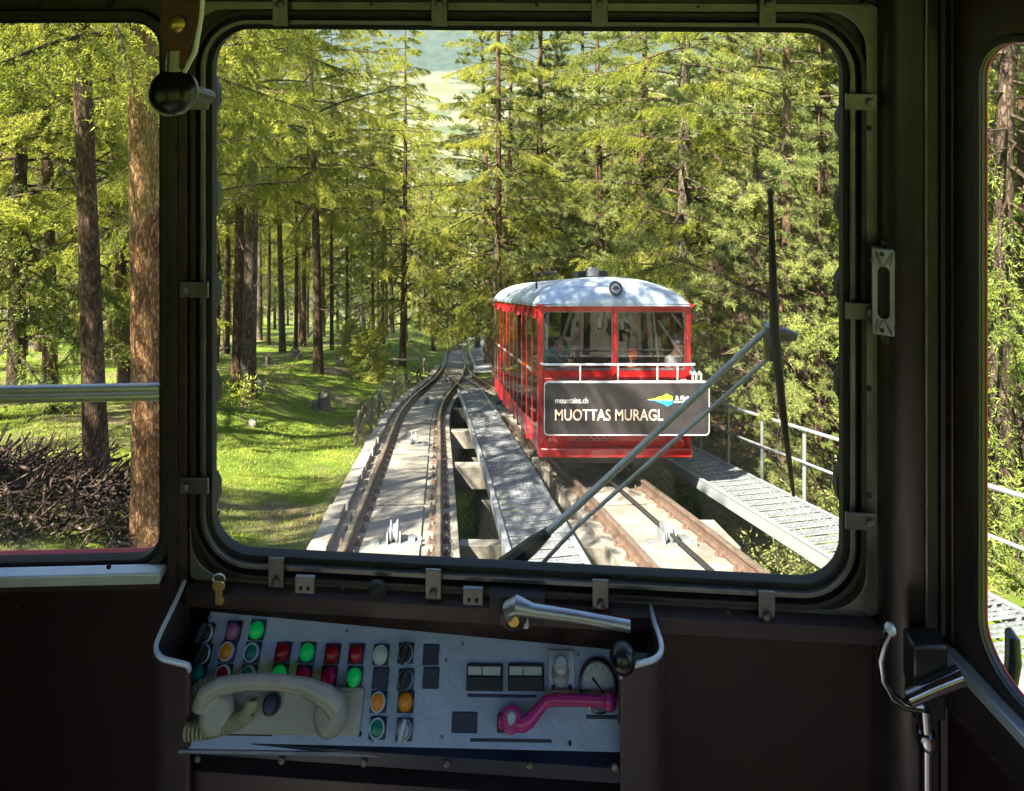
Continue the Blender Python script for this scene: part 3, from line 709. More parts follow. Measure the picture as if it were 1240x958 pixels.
def inner(a, b, win):
    a, b = Vector(a), Vector(b); L = (b-a).length; P_ = Plane((a.x, a.y, 0), (b.x-a.x, b.y-a.y, 0), (0, 0, 1)); mb = MB()
    if win:
        P_.frame(mb, rrect(win[0], win[1], -1.0, -.1, .06), rrect(0, L, BOTV, TOPV, .001), 0, -.02); w_ = mb.build('inner_wall', 'panel_brown', cab, smooth=False)
        mb = MB(); o_ = rrect(win[0]-.01, win[1]+.01, -1.01, -.09, .06); mb.prism(P_.outline(o_, -.012), P_.outline(o_, -.016)); mb.build('side_pane', 'glass', w_, smooth=False)
    else: P_.box(mb, 0, L, BOTV, TOPV, 0, -.02); mb.build('inner_wall', 'panel_brown', cab, smooth=False)
inner((lc.x, lc.y+.02), (lc.x, -1.6), (1.2, 2.5)); inner((lc.x, -1.6), (rc.x, -1.6), (.15, rc.x-lc.x-.15)); inner((rc.x, -1.6), (rc.x, rc.y), (.1, 1.5))  # unseen side and rear windows, put in to let light into the cab
# latch plate on the column
P = Plane(FP.w(FP.pix(1072, 350)[0], 0, .03), (1, -.32, 0), (0, 0, 1), 1)
if P.en.y > 0: P = Plane(P.O, P.eu, P.ev, -1)
lt_ = MB(); u0, v1_ = P.pix(1066, 289); u1, v0_ = P.pix(1093, 417); P.frame(lt_, rrect(u0+.012, u1-.012, v0_+.05, v1_-.05, .004), rrect(u0, u1, v0_, v1_, .004), -.03, .006)
lt_ = lt_.build('latch_plate', 'paint_dark', cab, bevel=.001)
mb = MB(); u0, v1_ = P.pix(1056, 299, .012); u1, v0_ = P.pix(1083, 407, .012); o_ = rrect(u0, u1, v0_, v1_, .004); 
i_ = rrect(u0+.007, u1-.007, v0_+.024, v1_-.026, .011)
P.frame(mb, i_, o_, .0065, .016); mb.build('strike_plate', 'steel', lt_, bevel=.001)
mb = MB(); P.box(mb, u0+.006, u1-.006, v0_+.02, v1_-.02, .0063, .0085); mb.build('recess', 'rubber', lt_, smooth=False)
for px, py in ((1068, 308), (1068, 400)): screw(P, px, py, .0162, lt_, .003, 'rubber')
for px, py in ((1089, 294), (1089, 412)): screw(P, px, py, .0062, lt_, .003, 'alu_bright')

# ---------------------------------------------------------------- windscreen wiper
Yw = D0+.06
def wp(px, py, dy=0.0): return pt(px, py, (D0+.055+dy)/(1+.0575*(px-CX)/F))
wi = empty('windscreen_wiper', wp(630, 690), 'chrome twin arm windscreen wiper parked across the glass with a long black blade', 'wiper')
mb = MB(); mb.tube([wp(618, 684), wp(700, 612), wp(930, 398)], [.0072, .0060, .0048], 10); mb.build('arm', 'steel', wi)
mb = MB(); mb.tube([wp(640, 700, .012), wp(700, 636, .012), wp(936, 429, .012)], .0033, 10); mb.build('arm', 'steel', wi)
mb = MB(); mb.tube([wp(610, 688), wp(645, 660), wp(664, 644)], [.016, .013, .008], 10); mb.build('arm_sleeve', 'black_plastic', wi)
mb = MB(); mb.tube([wp(932, 394), wp(932, 434)], .010, 12); mb.build('joint', 'alu', wi)
mb = MB(); mb.tube([wp(930, 402), wp(950, 402), wp(963, 408)], [.006, .007, .0075], 10); mb.tube([wp(936, 410), wp(962, 410)], .004, 8); mb.build('bracket', 'alu', wi)
mb = MB(); mb.tube([wp(933, 231, -.02), wp(935, 300, -.02), wp(938, 400, -.02), wp(947, 490, -.02), wp(961, 600, -.02)], [.004, .0055, .0080, .0065, .003], 10); mb.build('blade', 'rubber', wi)
mb = MB(); mb.sphere(wp(933, 233, -.02), .006); mb.build('blade_end', 'rubber', wi)

# ---------------------------------------------------------------- lever hanging from the ceiling
Yb = .80
bl = empty('hanging_lever', pt(215, -20, Yb), 'oxide red lever with a black ball knob hanging from the ceiling by the post', 'lever')
mb = MB(); q = [(192, -75), (247, -75), (240, 30), (222, 84), (204, 84), (194, 40)]
mb.prism([pt(x, y, Yb+.004) for x, y in q], [pt(x, y, Yb-.006) for x, y in q]); mb.build('handle_strip', 'oxide', bl, bevel=.002)
mb = MB(); mb.tube([pt(250, -70, Yb), pt(243, 20, Yb), pt(236, 62, Yb), pt(220, 92, Yb)], .0035, 8); mb.build('edge_rod', 'alu_bright', bl)
mb = MB(); mb.lathe([(.010, 0), (.010, .003), (.004, .007), (0, .007)], pt(215, 29, Yb-.007), (0, -1, 0), 16); mb.build('stud', 'brass', bl)
mb = MB(); mb.tube([pt(213, 60, Yb), pt(211, 105, Yb)], .010, 12); mb.build('stem', 'alu', bl)
mb = MB(); mb.sphere(pt(210, 112, Yb), .0275, 28); mb.build('knob', 'black_plastic', bl)
mb = MB(); mb.tube([pt(230, 112, Yb+.03), pt(252, 118, Yb+.10)], .010, 10); mb.build('pin', 'paint_dark', bl)

# ---------------------------------------------------------------- control console
NF = .098
A = FP.at(240, 745, 0); B = FP.at(228, 897, NF); Yc = B.y - .0165*(FP.at(755, 905, NF).x - B.x); Cc = pt(755, 905, Yc)
DP = Plane(B, Cc-B, A-B)
if DP.en.z < 0: DP = Plane(B, Cc-B, A-B, -1)
con = empty('control_console', B, 'steel control console with coloured push buttons, meters and curved side plates', 'console')
ul = DP.pix(228, 897)[0]-.012; ur = DP.pix(800, 906)[0]; vt = DP.pix(240, 742)[1]+.01
mb = MB(); DP.box(mb, ul, ur, -.010, vt+.03, -.02, 0); mb.build('deck', 'deck', con, bevel=.001)
mb = MB(); DP.box(mb, ul, ur-.02, -.0135, -.0085, -.022, .0018); mb.build('front_edge', 'alu', con, bevel=.001)
def fbox(px0, py0, px1, py1, n0, n1, m, name, parent=con, bev=.001):
    mb = MB(); u0, v1_ = FP.pix(px0, py0, n1); u1, v0_ = FP.pix(px1, py1, n1); FP.box(mb, u0, u1, v0_, v1_, n0, n1); return mb.build(name, m, parent, bevel=bev)
fbox(226, 913, 758, 932, .02, NF-.002, 'navy', 'front_flange')
fbox(220, 933, 765, 1100, .02, NF-.012, 'paint_grey', 'front_panel')
for px, py in ((238, 921), (340, 923), (440, 926), (541, 928), (642, 930), (745, 932)):
    mb = MB(); u, v_ = FP.pix(px, py, NF+.002); mb.lathe([(.0055, 0), (.0055, .003), (.003, .0045), (0, .0045)], FP.w(u, v_, NF-.0018), FP.en, 10); mb.build('bolt', 'alu', con)
# curved side plates; their edge highlight is built in as a brighter metal rim
def side_plate(rim_px):
    pts = [FP.at(px, py, n) for px, py, n in rim_px]
    sm = []
    for i in range(len(pts)-1):
        p0, p1, p2, p3 = pts[max(i-1, 0)], pts[i], pts[i+1], pts[min(i+2, len(pts)-1)]
        for k in range(6):
            t = k/6; sm.append(.5*((2*p1) + (p2-p0)*t + (2*p0-5*p1+4*p2-p3)*t*t + (3*p1-p0-3*p2+p3)*t**3))
    sm.append(pts[-1]); mb = MB()
    lo = [Vector((p.x, p.y, -1.75)) for p in sm]; k = len(sm)
    th = .003; off = []
    for i in range(k):
        d = (sm[min(i+1, k-1)] - sm[max(i-1, 0)]); d.z = 0; d = d.normalized() if d.length > 1e-6 else Vector((0, 1, 0)); off.append(Vector((-d.y, d.x, 0))*th)
    vs = [p-o for p, o in zip(sm, off)] + [p+o for p, o in zip(sm, off)] + [p-o for p, o in zip(lo, off)] + [p+o for p, o in zip(lo, off)]
    fs = []
    for i in range(k-1): fs += [(i, i+1, 2*k+i+1, 2*k+i), (k+i, 3*k+i, 3*k+i+1, k+i+1), (i, k+i, k+i+1, i+1)]
    fs += [(0, 2*k, 3*k, k), (k-1, 2*k-1, 4*k-1, 3*k-1)]
    mb.add(vs, fs); o = mb.build('side_plate', 'paint_grey', con, ang=60)
    mb = MB(); mb.tube(sm, .0038, 8); mb.build('rim', 'alu_bright', o)
side_plate([(229, 692, .002), (213, 728, .040), (193, 770, .078), (189, 786, .092), (196, 797, .100), (213, 802, .101), (227, 806, .101), (229, 812, .100)])
side_plate([(786, 728, .002), (792, 752, .040), (800, 776, .078), (800, 790, .092), (791, 799, .100), (770, 805, .101), (755, 812, .101), (752, 820, .100)])
# push buttons, lamps and switches on square black plates
def dbase(u, v_, s=.0165, name='push_button'):
    mb = MB(); DP.box(mb, u-s, u+s, v_-s*.92, v_+s*.92, .0002, .004); return mb.build(name, 'navy', con, bevel=.001)
SB = .0130
def lamp(px, py, m, kind='dome'):
    u, v_ = DP.pix(px, py+2, .006); b = dbase(u, v_, SB); O = DP.w(u, v_, .0035)
    if kind == 'dome':
        mb = MB(); mb.lathe([(.0112, 0), (.0112, .007), (.0105, .0105), (.0075, .013), (.004, .0138), (0, .014)], O, DP.en, 22); mb.build('lens', m, b, ang=60)
    else:
        mb = MB(); mb.lathe([(.0118, 0), (.0118, .008), (.0112, .0098), (.0100, .0098), (.0096, .008), (0, .008)], O, DP.en, 22); mb.build('bezel', 'alu_bright', b)
        mb = MB(); mb.lathe([(.0095, .008), (.0095, .0100), (.0078, .0112), (0, .0115)], O, DP.en, 22); mb.build('cap', m, b)
def rotary(px, py, key=False):
    u, v_ = DP.pix(px, py+4, .008); b = dbase(u, v_, SB, 'rotary_switch'); O = DP.w(u, v_, .0035)
    mb = MB(); mb.lathe([(.0122, 0), (.0120, .005), (.0106, .0065), (.0106, .004), (0, .004)], O, DP.en, 22); mb.build('bezel', 'alu_bright', b)
    mb = MB(); mb.lathe([(.0104, .004), (.0100, .013), (.0085, .015), (0, .015)], O, DP.en, 20)
    c = O + DP.en*.021; mb.box(c, (.007, .026, .016), DP.M @ Matrix.Rotation(-.25, 3, 'Z')); mb.build('grip', 'black_plastic' if not key else 'steel', b, bevel=.001)
    return b
def blank(px, py):
    u, v_ = DP.pix(px, py); b = dbase(u, v_, SB, 'blanking_plate'); return b
for px, py, m, k in ((282, 762, 'button_purple', 'dome'), (311, 761, 'lamp_green', 'dome'), (275, 787, 'button_orange', 'ring'), (305, 788, 'button_teal', 'ring'),
        (342, 788, 'button_red', 'dome'), (372, 788, 'lamp_green', 'dome'), (402, 790, 'button_red', 'dome'), (431, 790, 'button_red', 'dome'), (461, 791, 'button_white', 'ring'),
        (239, 814, 'button_teal', 'dome'), (270, 815, 'button_red', 'ring'), (300, 816, 'button_teal', 'ring'), (338, 815, 'lamp_green', 'dome'), (367, 816, 'button_crimson', 'dome'),
        (398, 817, 'button_crimson', 'dome'), (429, 818, 'lamp_green', 'dome'), (458, 848, 'button_orange', 'ring'), (491, 848, 'button_orange', 'dome'), (457, 880, 'button_teal', 'ring')):
    lamp(px, py, m, k)
rotary(491, 787); rotary(491, 819); rotary(489, 880, True); rotary(248, 763); rotary(245, 788)
for px, py in ((522, 793), (461, 821), (522, 821)): blank(px, py)
def dplate(px0, py0, px1, py1, n0, n1, m, name, parent=con, bev=.0008):
    pc = ((px0+px1)/2, (py0+py1)/2); u0, _ = DP.pix(px0, pc[1], n1); u1, _ = DP.pix(px1, pc[1], n1); _, v1_ = DP.pix(pc[0], py0, n1); _, v0_ = DP.pix(pc[0], py1, n1)
    mb = MB(); DP.box(mb, u0, u1, v0_, v1_, n0, n1); return mb.build(name, m, parent, bevel=bev)
for x0 in (565, 615):
    g = dplate(x0, 804, x0+44, 837, .0002, .008, 'black_plastic', 'meter')
    dplate(x0+2, 807, x0+41, 818, .0082, .0095, 'gauge_face', 'scale', g); dplate(x0+18, 808, x0+19, 818, .0096, .0102, 'rubber', 'needle', g, 0)
    dplate(x0+1, 819, x0+43, 836, .0082, .013, 'black_plastic', 'cover', g)
for x0, y0_, x1, y1_ in ((566, 841, 650, 845), (569, 895, 668, 899), (710, 866, 752, 871), (547, 862, 578, 888), (240, 889, 330, 891)):
    dplate(x0, y0_, x1, y1_, .0002, .0018, 'navy', 'label_strip')
dplate(333, 773, 386, 777, .0002, .0012, 'gauge_face', 'label_strip')
for px, py in ((436, 889), (690, 900)):
    mb = MB(); u, v_ = DP.pix(px, py); mb.lathe([(.003, 0), (.003, .002), (0, .002)], DP.w(u, v_, .0002), DP.en, 10); mb.build('screw', 'rubber', con)
for px, py in ((254, 748), (420, 764), (560, 780), (700, 793), (535, 893), (540, 800), (655, 855), (450, 898)):
    mb = MB(); u, v_ = DP.pix(px, py); mb.lathe([(.0028, 0), (.0024, .0016), (0, .0018)], DP.w(u, v_, .0002), DP.en, 10); mb.build('screw', 'alu', con)
# seams, strips and screws on the lower walls
for px, py, P_ in ((830, 770, FP), (1030, 785, FP), (20, 735, LP), (150, 735, LP)):
    screw(P_, px, py, -.0035, cab, .003, 'paint_dark')
# valve on its plate
g = dplate(664, 787, 696, 838, .0002, .004, 'steel', 'valve_plate')
u, v_ = DP.pix(679, 818, .02); mb = MB(); mb.lathe([(.014, 0), (.014, .012), (.010, .018), (.010, .038), (.0115, .042), (.0115, .052), (.008, .056), (0, .056)], DP.w(u, v_, .004), DP.en+Vector((0, 0, .5)), 20); mb.build('valve', 'alu_bright', g)
for s in (-1, 1):
    u2, v2 = DP.pix(680+s*10, 832, .004); mb = MB(); mb.lathe([(.003, 0), (.003, .0015), (0, .0015)], DP.w(u2, v2, .0042), DP.en, 8); mb.build('hole', 'rubber', g)
# round pressure gauge
u, v_ = DP.pix(724, 830, .006); O = DP.w(u, v_, .0002); g = MB(); g.lathe([(.031, 0), (.031, .010), (.028, .013), (.026, .013), (.0255, .008), (0, .008)], O, DP.en, 36); g = g.build('pressure_gauge', 'chrome', con)
mb = MB(); mb.lathe([(.0254, .0082), (.0254, .0088), (0, .0088)], O, DP.en, 32); mb.build('dial', 'gauge_face', g)
mb = MB(); c = O + DP.en*.0095; d1 = (DP.eu*.7 - DP.ev*.7)*.02; mb.tube([c-d1*.6, c+d1], [.0018, .0008], 6); mb.build('needle', 'rubber', g)
for k in range(11):
    a = math.radians(225-27*k); d = DP.eu*math.cos(a)+DP.ev*math.sin(a); mb = MB(); mb.tube([O+DP.en*.0091+d*.019, O+DP.en*.0091+d*.0235], .0005, 4); mb.build('tick', 'rubber', g, smooth=False)
# black ball lever beside the gauge
mb = MB(); b0 = DP.at(752, 872, 0); kn = pt(754, 797, b0.y-.05); mb.tube([b0, kn], [.006, .005], 10); o = mb.build('stick', 'black_plastic', con)
mb = MB(); mb.sphere(kn, .0195, 24); mb.build('ball', 'black_plastic', o)
# pink crank handle
Hn = .030
def dp(px, py, n=Hn): return DP.at(px, py, n)
g = dplate(602, 866, 625, 888, .0002, .020, 'black_plastic', 'crank_base')
mb = MB(); mb.lathe([(.014, 0), (.0155, .006), (.0155, .014), (.012, .017), (0, .017)], dp(619, 871, .018), DP.en, 22); mb.tube([dp(604, 873, .022), dp(619, 874, .022)], .009, 12)
mb.tube([dp(624, 876, .026), dp(634, 877), dp(642, 872), dp(653, 859), dp(660, 850), dp(670, 847.5), dp(700, 847.5), dp(732, 849.5)], [.009, .0095, .009, .0075, .0072, .0075, .0075, .0068], 14)
cr = mb.build('crank', 'pink', g)
mb = MB(); mb.sphere(dp(738, 850), .0115, 20); mb.build('knob', 'pink', cr)
mb = MB(); mb.lathe([(.0075, 0), (.0075, .002), (.0055, .0035), (0, .0035)], dp(619, 869, .036), DP.en, 16); mb.box(dp(619, 869, .0395), (.002, .011, .001), DP.M); mb.build('screw', 'steel', cr)

# big steel lever on the ledge
bg_ = empty('steel_lever', FP.at(622, 745, .03), 'brushed steel lever on a pivot block above the console', 'lever')
fbox(592, 722, 660, 757, .0005, .034, 'paint_dark', 'pivot_block', bg_)
mb = MB(); u, v_ = FP.pix(622, 748, .045); mb.lathe([(.021, 0), (.021, .012), (.012, .015), (.012, .012), (0, .012)], FP.w(u, v_, .0345), FP.en, 20); mb.build('hub', 'paint_grey', bg_)
mb = MB(); mb.lathe([(.009, 0), (.009, .004), (0, .004)], FP.w(u, v_, .0475), FP.en, 16); mb.build('hub_stud', 'brass', bg_)
mb = MB(); mb.tube([FP.at(616, 748, .052), FP.at(617, 737, .058), FP.at(626, 733, .062), FP.at(645, 739, .064), FP.at(700, 747, .068), FP.at(763, 758.5, .072)], [.006, .0115, .0125, .0085, .0075, .0075], 14); mb.build('handle', 'steel', bg_)
mb = MB(); mb.tube([FP.at(636, 748, .04), FP.at(637, 760, .045)], .005, 10); mb.build('stop_pin', 'alu_bright', bg_)

# bunch of keys hanging on the ledge
ky = empty('bunch_of_keys', FP.at(264, 700, .03), 'small bunch of keys hanging below the windscreen at the console corner', 'keys')
mb = MB(); c = FP.at(265, 701, .042); ring = [c + (FP.eu*math.cos(a)+FP.ev*math.sin(a)*.8)*.010 for a in [i*math.pi/8 for i in range(17)]]; mb.tube(ring, .0012, 6); mb.build('key_ring', 'alu_bright', ky)
for dx_, dn in ((0, 0), (.006, .004)):
    mb = MB(); c2 = FP.at(263, 709, .044+dn) + FP.eu*dx_; FPm = FP.M
    mb.lathe([(.0075, 0), (.0075, .002), (0, .002)], c2, FP.en, 14); mb.box(c2 - FP.ev*.018, (.005, .026, .0018), FPm)
    mb.box(c2 - FP.ev*.024 + FP.eu*.0035, (.004, .007, .0017), FPm); mb.build('key', 'brass', ky, smooth=False)

# telephone: cradle on the deck, handset, coiled cord
g = dplate(222, 831, 438, 890, .0002, .007, 'phone', 'telephone_cradle', con, .002)
dplate(228, 836, 429, 884, .0072, .0088, 'phone', 'cradle_well', g, .002)
mb = MB(); u, v_ = DP.pix(328, 853, .02); mb.lathe([(.013, 0), (.013, .012), (.009, .017), (0, .018)], DP.w(u, v_, .009), DP.en, 20); mb.build('hook_button', 'navy', g)
hs = empty('telephone_handset', DP.at(330, 850, .03), 'grey beige telephone handset lying in its cradle on the console', 'telephone')
def hp(px, py, n): return DP.at(px, py, n)
path = [(241, 858, .046), (247, 843, .054), (265, 831, .060), (298, 826, .063), (338, 826, .063), (370, 832, .061), (396, 844, .055), (408, 858, .046)]
rad = [.0115, .0125, .0108, .0096, .0096, .0108, .0140, .0150]
mb = MB(); mb.tube([hp(*p) for p in path], rad, 20)
mb.lathe([(.0, .0), (.017, .0), (.024, -.006), (.0265, -.016), (.0255, -.026), (.021, -.030), (0, -.030)], hp(262, 864, .048), DP.en + DP.eu*.25, 24)
mb.lathe([(.0, .0), (.017, .0), (.023, -.006), (.027, -.014), (.027, -.024), (.024, -.030), (0, -.030)], hp(394, 865, .042), DP.en - DP.eu*.25, 24)
hb = mb.build('handset_body', 'phone', hs, ang=60)
m_ = hb.modifiers.new('fuse', 'REMESH'); m_.mode = 'VOXEL'; m_.voxel_size = .0013; m_.use_smooth_shade = True
sm_ = hb.modifiers.new('soften', 'SMOOTH'); sm_.factor = .6; sm_.iterations = 6
def coil(pts, turns, R, r, name, lab):
    P_ = [Vector(p) for p in pts]; seg = []; N = turns*12
    for i in range(N+1):
        t = i/N*(len(P_)-1); k = min(int(t), len(P_)-2); f = t-k; p = P_[k].lerp(P_[k+1], f)
        d = (P_[min(k+1, len(P_)-1)] - P_[k]).normalized(); a = d.cross(Vector((0, 0, 1))).normalized(); b = d.cross(a)
        th = 2*math.pi*turns*i/N; seg.append(p + (a*math.cos(th)+b*math.sin(th))*R)
    mb = MB(); mb.tube(seg, r, 6); o = mb.build(name, 'cord', hs); return o
coil([hp(306, 846, .040), hp(303, 860, .036), hp(292, 871, .034), hp(272, 879, .033), hp(250, 884, .031), hp(224, 886, .030)], 26, .0088, .0023, 'coiled_cord', None)
coil([hp(224, 850, .02), hp(232, 838, .022), hp(246, 828, .024), hp(262, 822, .026)], 12, .006, .0017, 'coiled_cord', None)

# chrome hook and lock at the right corner
hk = empty('door_handle', pt(1110, 850, .98), 'chrome hooked handle and lock in the dark right hand corner', 'handle')
Yh = .98
mb = MB(); mb.tube([pt(1078, 762, Yh), pt(1071, 776, Yh), pt(1066, 798, Yh), pt(1068, 822, Yh), pt(1078, 842, Yh), pt(1094, 853, Yh), pt(1116, 856, Yh)], [.0070, .0058, .0055, .0055, .006, .0065, .007], 12); mb.build('hook', 'chrome', hk)
mb = MB(); mb.sphere(pt(1078, 762, Yh), .0078); mb.build('hook_tip', 'alu_bright', hk)
mb = MB(); mb.tube([pt(1100, 846, Yh), pt(1130, 832, Yh), pt(1164, 818, Yh)], [.010, .011, .012], 16); mb.build('lock_barrel', 'chrome', hk)
mb = MB(); mb.box(pt(1120, 800, Yh+.02), (.05, .03, .07)); mb.box(pt(1120, 840, Yh+.015), (.045, .03, .05)); mb.build('lock_case', 'black_plastic', hk, bevel=.004)
mb = MB(); mb.tube([pt(1118, 855, Yh), pt(1121, 890, Yh), pt(1121, 1000, Yh)], [.010, .009, .009], 12); mb.lathe([(.012, -.01), (.014, 0), (.012, .01)], pt(1121, 893, Yh), (0, 0, 1), 14); mb.build('shaft', 'chrome', hk)
# ---------------------------------------------------------------- the red car on the other track
CO = pt(744, 553, 10.0)                                               # front, bottom, middle of its width
DX, DZ, CL = -.125, -.50, 6.6
def C(a, b, c): return Vector((CO.x + a + DX*b, CO.y + b, CO.z + c + DZ*b))
car = empty('funicular_car', CO, 'red funicular car with pale domed roof and black sign board climbing the right hand track', 'funicular car')
def cbox(name, m, a0, a1, b0, b1, c0, c1, parent=car, bevel=.01, smooth=True):
    mb = MB(); mb.prism([C(a0,b0,c0), C(a1,b0,c0), C(a1,b1,c0), C(a0,b1,c0)], [C(a0,b0,c1), C(a1,b0,c1), C(a1,b1,c1), C(a0,b1,c1)])
    return mb.build(name, m, parent, bevel=bevel)
def cbx(mb, a0, a1, b0, b1, c0, c1, mi=0):
    mb.prism([C(a0,b0,c0), C(a1,b0,c0), C(a1,b1,c0), C(a0,b1,c0)], [C(a0,b0,c1), C(a1,b0,c1), C(a1,b1,c1), C(a0,b1,c1)], mi)
HW = 1.10
# front: two rounded window openings in a red wall
FPc = Plane(C(0,0,0), (1,0,0), (0,0,1))
if FPc.en.y > 0: FPc = Plane(C(0,0,0), (1,0,0), (0,0,1), -1)
wins = [(-1.04, -.035, 1.27, 2.12), (.055, 1.035, 1.27, 2.12)]
for (x0, x1, z0, z1), (o0, o1) in zip(wins, ((-HW, .01), (.0105, HW))):
    mb = MB(); FPc.frame(mb, rrect(x0, x1, z0, z1, .05), rrect(o0, o1, 1.15, 2.24, .004), .0, -.07); f = mb.build('window_frame', 'red_body', car, bevel=.006)
    mb = MB(); FPc.frame(mb, rrect(x0+.006, x1-.006, z0+.006, z1-.006, .045), rrect(x0-.004, x1+.004, z0-.004, z1+.004, .05), .004, -.03); mb.build('window_trim', 'alu', f)
    mb = MB(); o_ = rrect(x0+.01, x1-.01, z0+.01, z1-.01, .04); mb.prism(FPc.outline(o_, -.02), FPc.outline(o_, -.026)); mb.build('pane', 'car_glass', f, smooth=False)
cbox('mullion', 'red_body', -.02, .04, -.035, -.001, 1.16, 2.22)
cbox('front_apron', 'red_body', -HW, HW, 0, .07, .06, 1.149)
cbox('corner_post', 'red_body', -HW-.015, -HW+.05, -.02, -.001, .04, 2.24, bevel=.008); cbox('corner_post', 'red_body', HW-.05, HW+.015, -.02, -.001, .04, 2.24, bevel=.008)
cbox('bumper', 'red_body', -HW-.02, HW+.02, -.09, -.002, .0, .14, bevel=.025)
for i in range(3):
    for k in range(6):
        cbox('added_slot', 'car_dark', -.62+k*.095+i*.05, -.56+k*.095+i*.05, -.006, -.0005, .205+.035*i, .222+.035*i, bevel=0)  # slots added in place of rows of sunlight spots on the apron
for s in (-1, 1):
    mb = MB(); mb.lathe([(.10, 0), (.10, .03), (.07, .055), (0, .06)], C(s*.92, -.001, .20), (0, -1, 0), 20); mb.build('headlight', 'red_body', car)
for i in range(23):
    for c_ in (1.135, .165):
        mb = MB(); mb.lathe([(.010, 0), (.007, .006), (0, .007)], C(-1.05+i*2.1/22, -.0005, c_), (0, -1, 0), 8)
        if i % 2 == 0: mb.build('rivet', 'red_body', car)
# the sign board with its lettering
SGP = Plane(C(0, -.30, 0), (1,0,0), (0,0,1));
if SGP.en.y > 0: SGP = Plane(C(0,-.30,0), (1,0,0), (0,0,1), -1)
s0 = SGP.pix(660, 464); s1 = SGP.pix(858, 526)
mb = MB(); o_ = rrect(s0[0], s1[0], s1[1], s0[1], .05); mb.prism(SGP.outline(o_, 0), SGP.outline(o_, -.03)); sg = mb.build('sign_board', 'sign_black', car)
mb = MB(); SGP.frame(mb, rrect(s0[0]-.004, s1[0]+.004, s1[1]-.004, s0[1]+.004, .054), rrect(s0[0]-.014, s1[0]+.014, s1[1]-.016, s0[1]+.012, .062), .004, -.034); mb.build('board_edge', 'white_rail', sg)
for a in (-.95, -.3, .35, 1.0): 
    mb = MB(); mb.box(C(a, -.17, .72), (.03, .22, .03)); mb.build('bracket', 'car_dark', sg)
def stext(name, body, px0, py0, px1, py1, m, **k):
    u0, v1_ = SGP.pix(px0, py0, .003); u1, v0_ = SGP.pix(px1, py1, .003); text_mesh(name, body, u1-u0, v1_-v0_, m, SGP, u0, v0_, .003, sg, **k)
stext('lettering', 'mountains.ch', 672.5, 481.5, 712, 488.5, 'letter_white', bold=.006)
stext('lettering', 'MUOTTAS', 672, 495.5, 739.5, 509.5, 'letter_cream', bold=.01)
stext('lettering', 'MURAGL', 745, 495.5, 803, 509.5, 'letter_cream', bold=.01)
stext('lettering', 'St. Moritz', 817.5, 479, 836.5, 484.8, 'letter_white', bold=.03, shear=.4)
stext('lettering', 'ENGADIN MOUNTAINS', 816, 485.6, 838, 488, 'letter_white', bold=.04)
def spoly(pts, m, n): 
    mb = MB(); q = [SGP.pix(x, y, n) for x, y in pts]; mb.prism([SGP.w(u, v_, n) for u, v_ in q], [SGP.w(u, v_, n-.002) for u, v_ in q]); mb.build('emblem', m, sg, smooth=False)
spoly([(784, 484.2), (793, 483), (797.5, 480.8), (803, 479.8), (807, 477), (811, 479), (814.3, 480.2), (814.3, 484.8)], 'logo_yellow', .003)
spoly([(784, 484.5), (814.3, 485.1), (814.3, 489), (808, 492.5), (803.5, 489.6), (797, 487.5), (792, 485.5)], 'logo_blue', .003)
spoly([(790, 484.0), (814.3, 484.0), (814.3, 485.6), (796, 485.6)], 'logo_green', .004)
# white handrail in front of the windows
mb = MB(); cz = 1.365
mb.tube([C(-1.08, -.01, cz), C(-1.05, -.15, cz), C(1.12, -.15, cz), C(1.16, -.02, cz)], .015, 8)
hrl = mb.build('front_handrail', 'white_rail', car)
for px in (700, 745, 792, 816):
    a = (px-744)/82.7*1.0
    mb = MB(); mb.tube([C(a, -.15, cz), C(a, -.15, 1.0)], .013, 8); mb.build('rail_post', 'white_rail', hrl)
for px in (836, 842, 832): 
    a = (px-744)/82.7; mb = MB(); mb.tube([C(a, -.12, 1.26), C(a+.03, -.14, 1.22), C(a+.03, -.14, 1.08)], .016, 8); mb.build('air_hose', 'white_rail', car)
# roof: arched across and domed towards the front
mb = MB(); NA, NB = 28, 22; vs = []
def roof_c(a, b):
    g = math.sin(min(1, (b+.10)/.75)*math.pi/2)**.62; k = max(0, 1-(abs(a)/(HW+.05))**2.3)
    back = 1 - smooth01((b-(CL-.5))/.7)*.8
    return 2.235 + .41*(k**.55)*g*back
bs = [-.10, -.095, -.08, -.05, 0, .06, .13, .22, .33, .46, .62, .9, 1.6, 2.6, 3.6, 4.6, 5.4, 6.0, 6.3, 6.5, CL, CL+.1]
for b in bs:
    for i in range(NA+1):
        a = -(HW+.05) + 2*(HW+.05)*i/NA; vs.append(C(a*(1-.06*(1-min(1, (b+.1)/.3))), b, roof_c(a, b)))
fs = [(j*(NA+1)+i, j*(NA+1)+i+1, (j+1)*(NA+1)+i+1, (j+1)*(NA+1)+i) for j in range(len(bs)-1) for i in range(NA)]
top = len(vs); vs2 = [v_-Vector((0, 0, .03)) for v_ in vs]; mb.add(vs+vs2, fs + [tuple(top+i for i in q)[::-1] for q in fs]); roof = mb.build('roof', 'roof_paint', car, ang=60)
cbox('roof_edge', 'red_body', -HW-.04, HW+.04, -.085, -.002, 2.185, 2.235, bevel=.01)
n_ = Vector((0, -1, .9)).normalized(); em = C(.01, -.03, 2.46)
mb = MB(); mb.lathe([(.100, 0), (.100, .02), (.070, .02), (.070, .006), (0, .006)], em, n_, 28); emb = mb.build('roof_emblem', 'rubber', roof)
mb = MB(); mb.lathe([(.074, .006), (.074, .010), (0, .010)], em, n_, 24); mb.build('emblem_disc', 'alu', emb)
EP = Plane(em + n_*.011, (1, 0, 0), (0, .9, 1)); 
if EP.en.y > 0: EP = Plane(EP.O, EP.eu, EP.ev, -1)
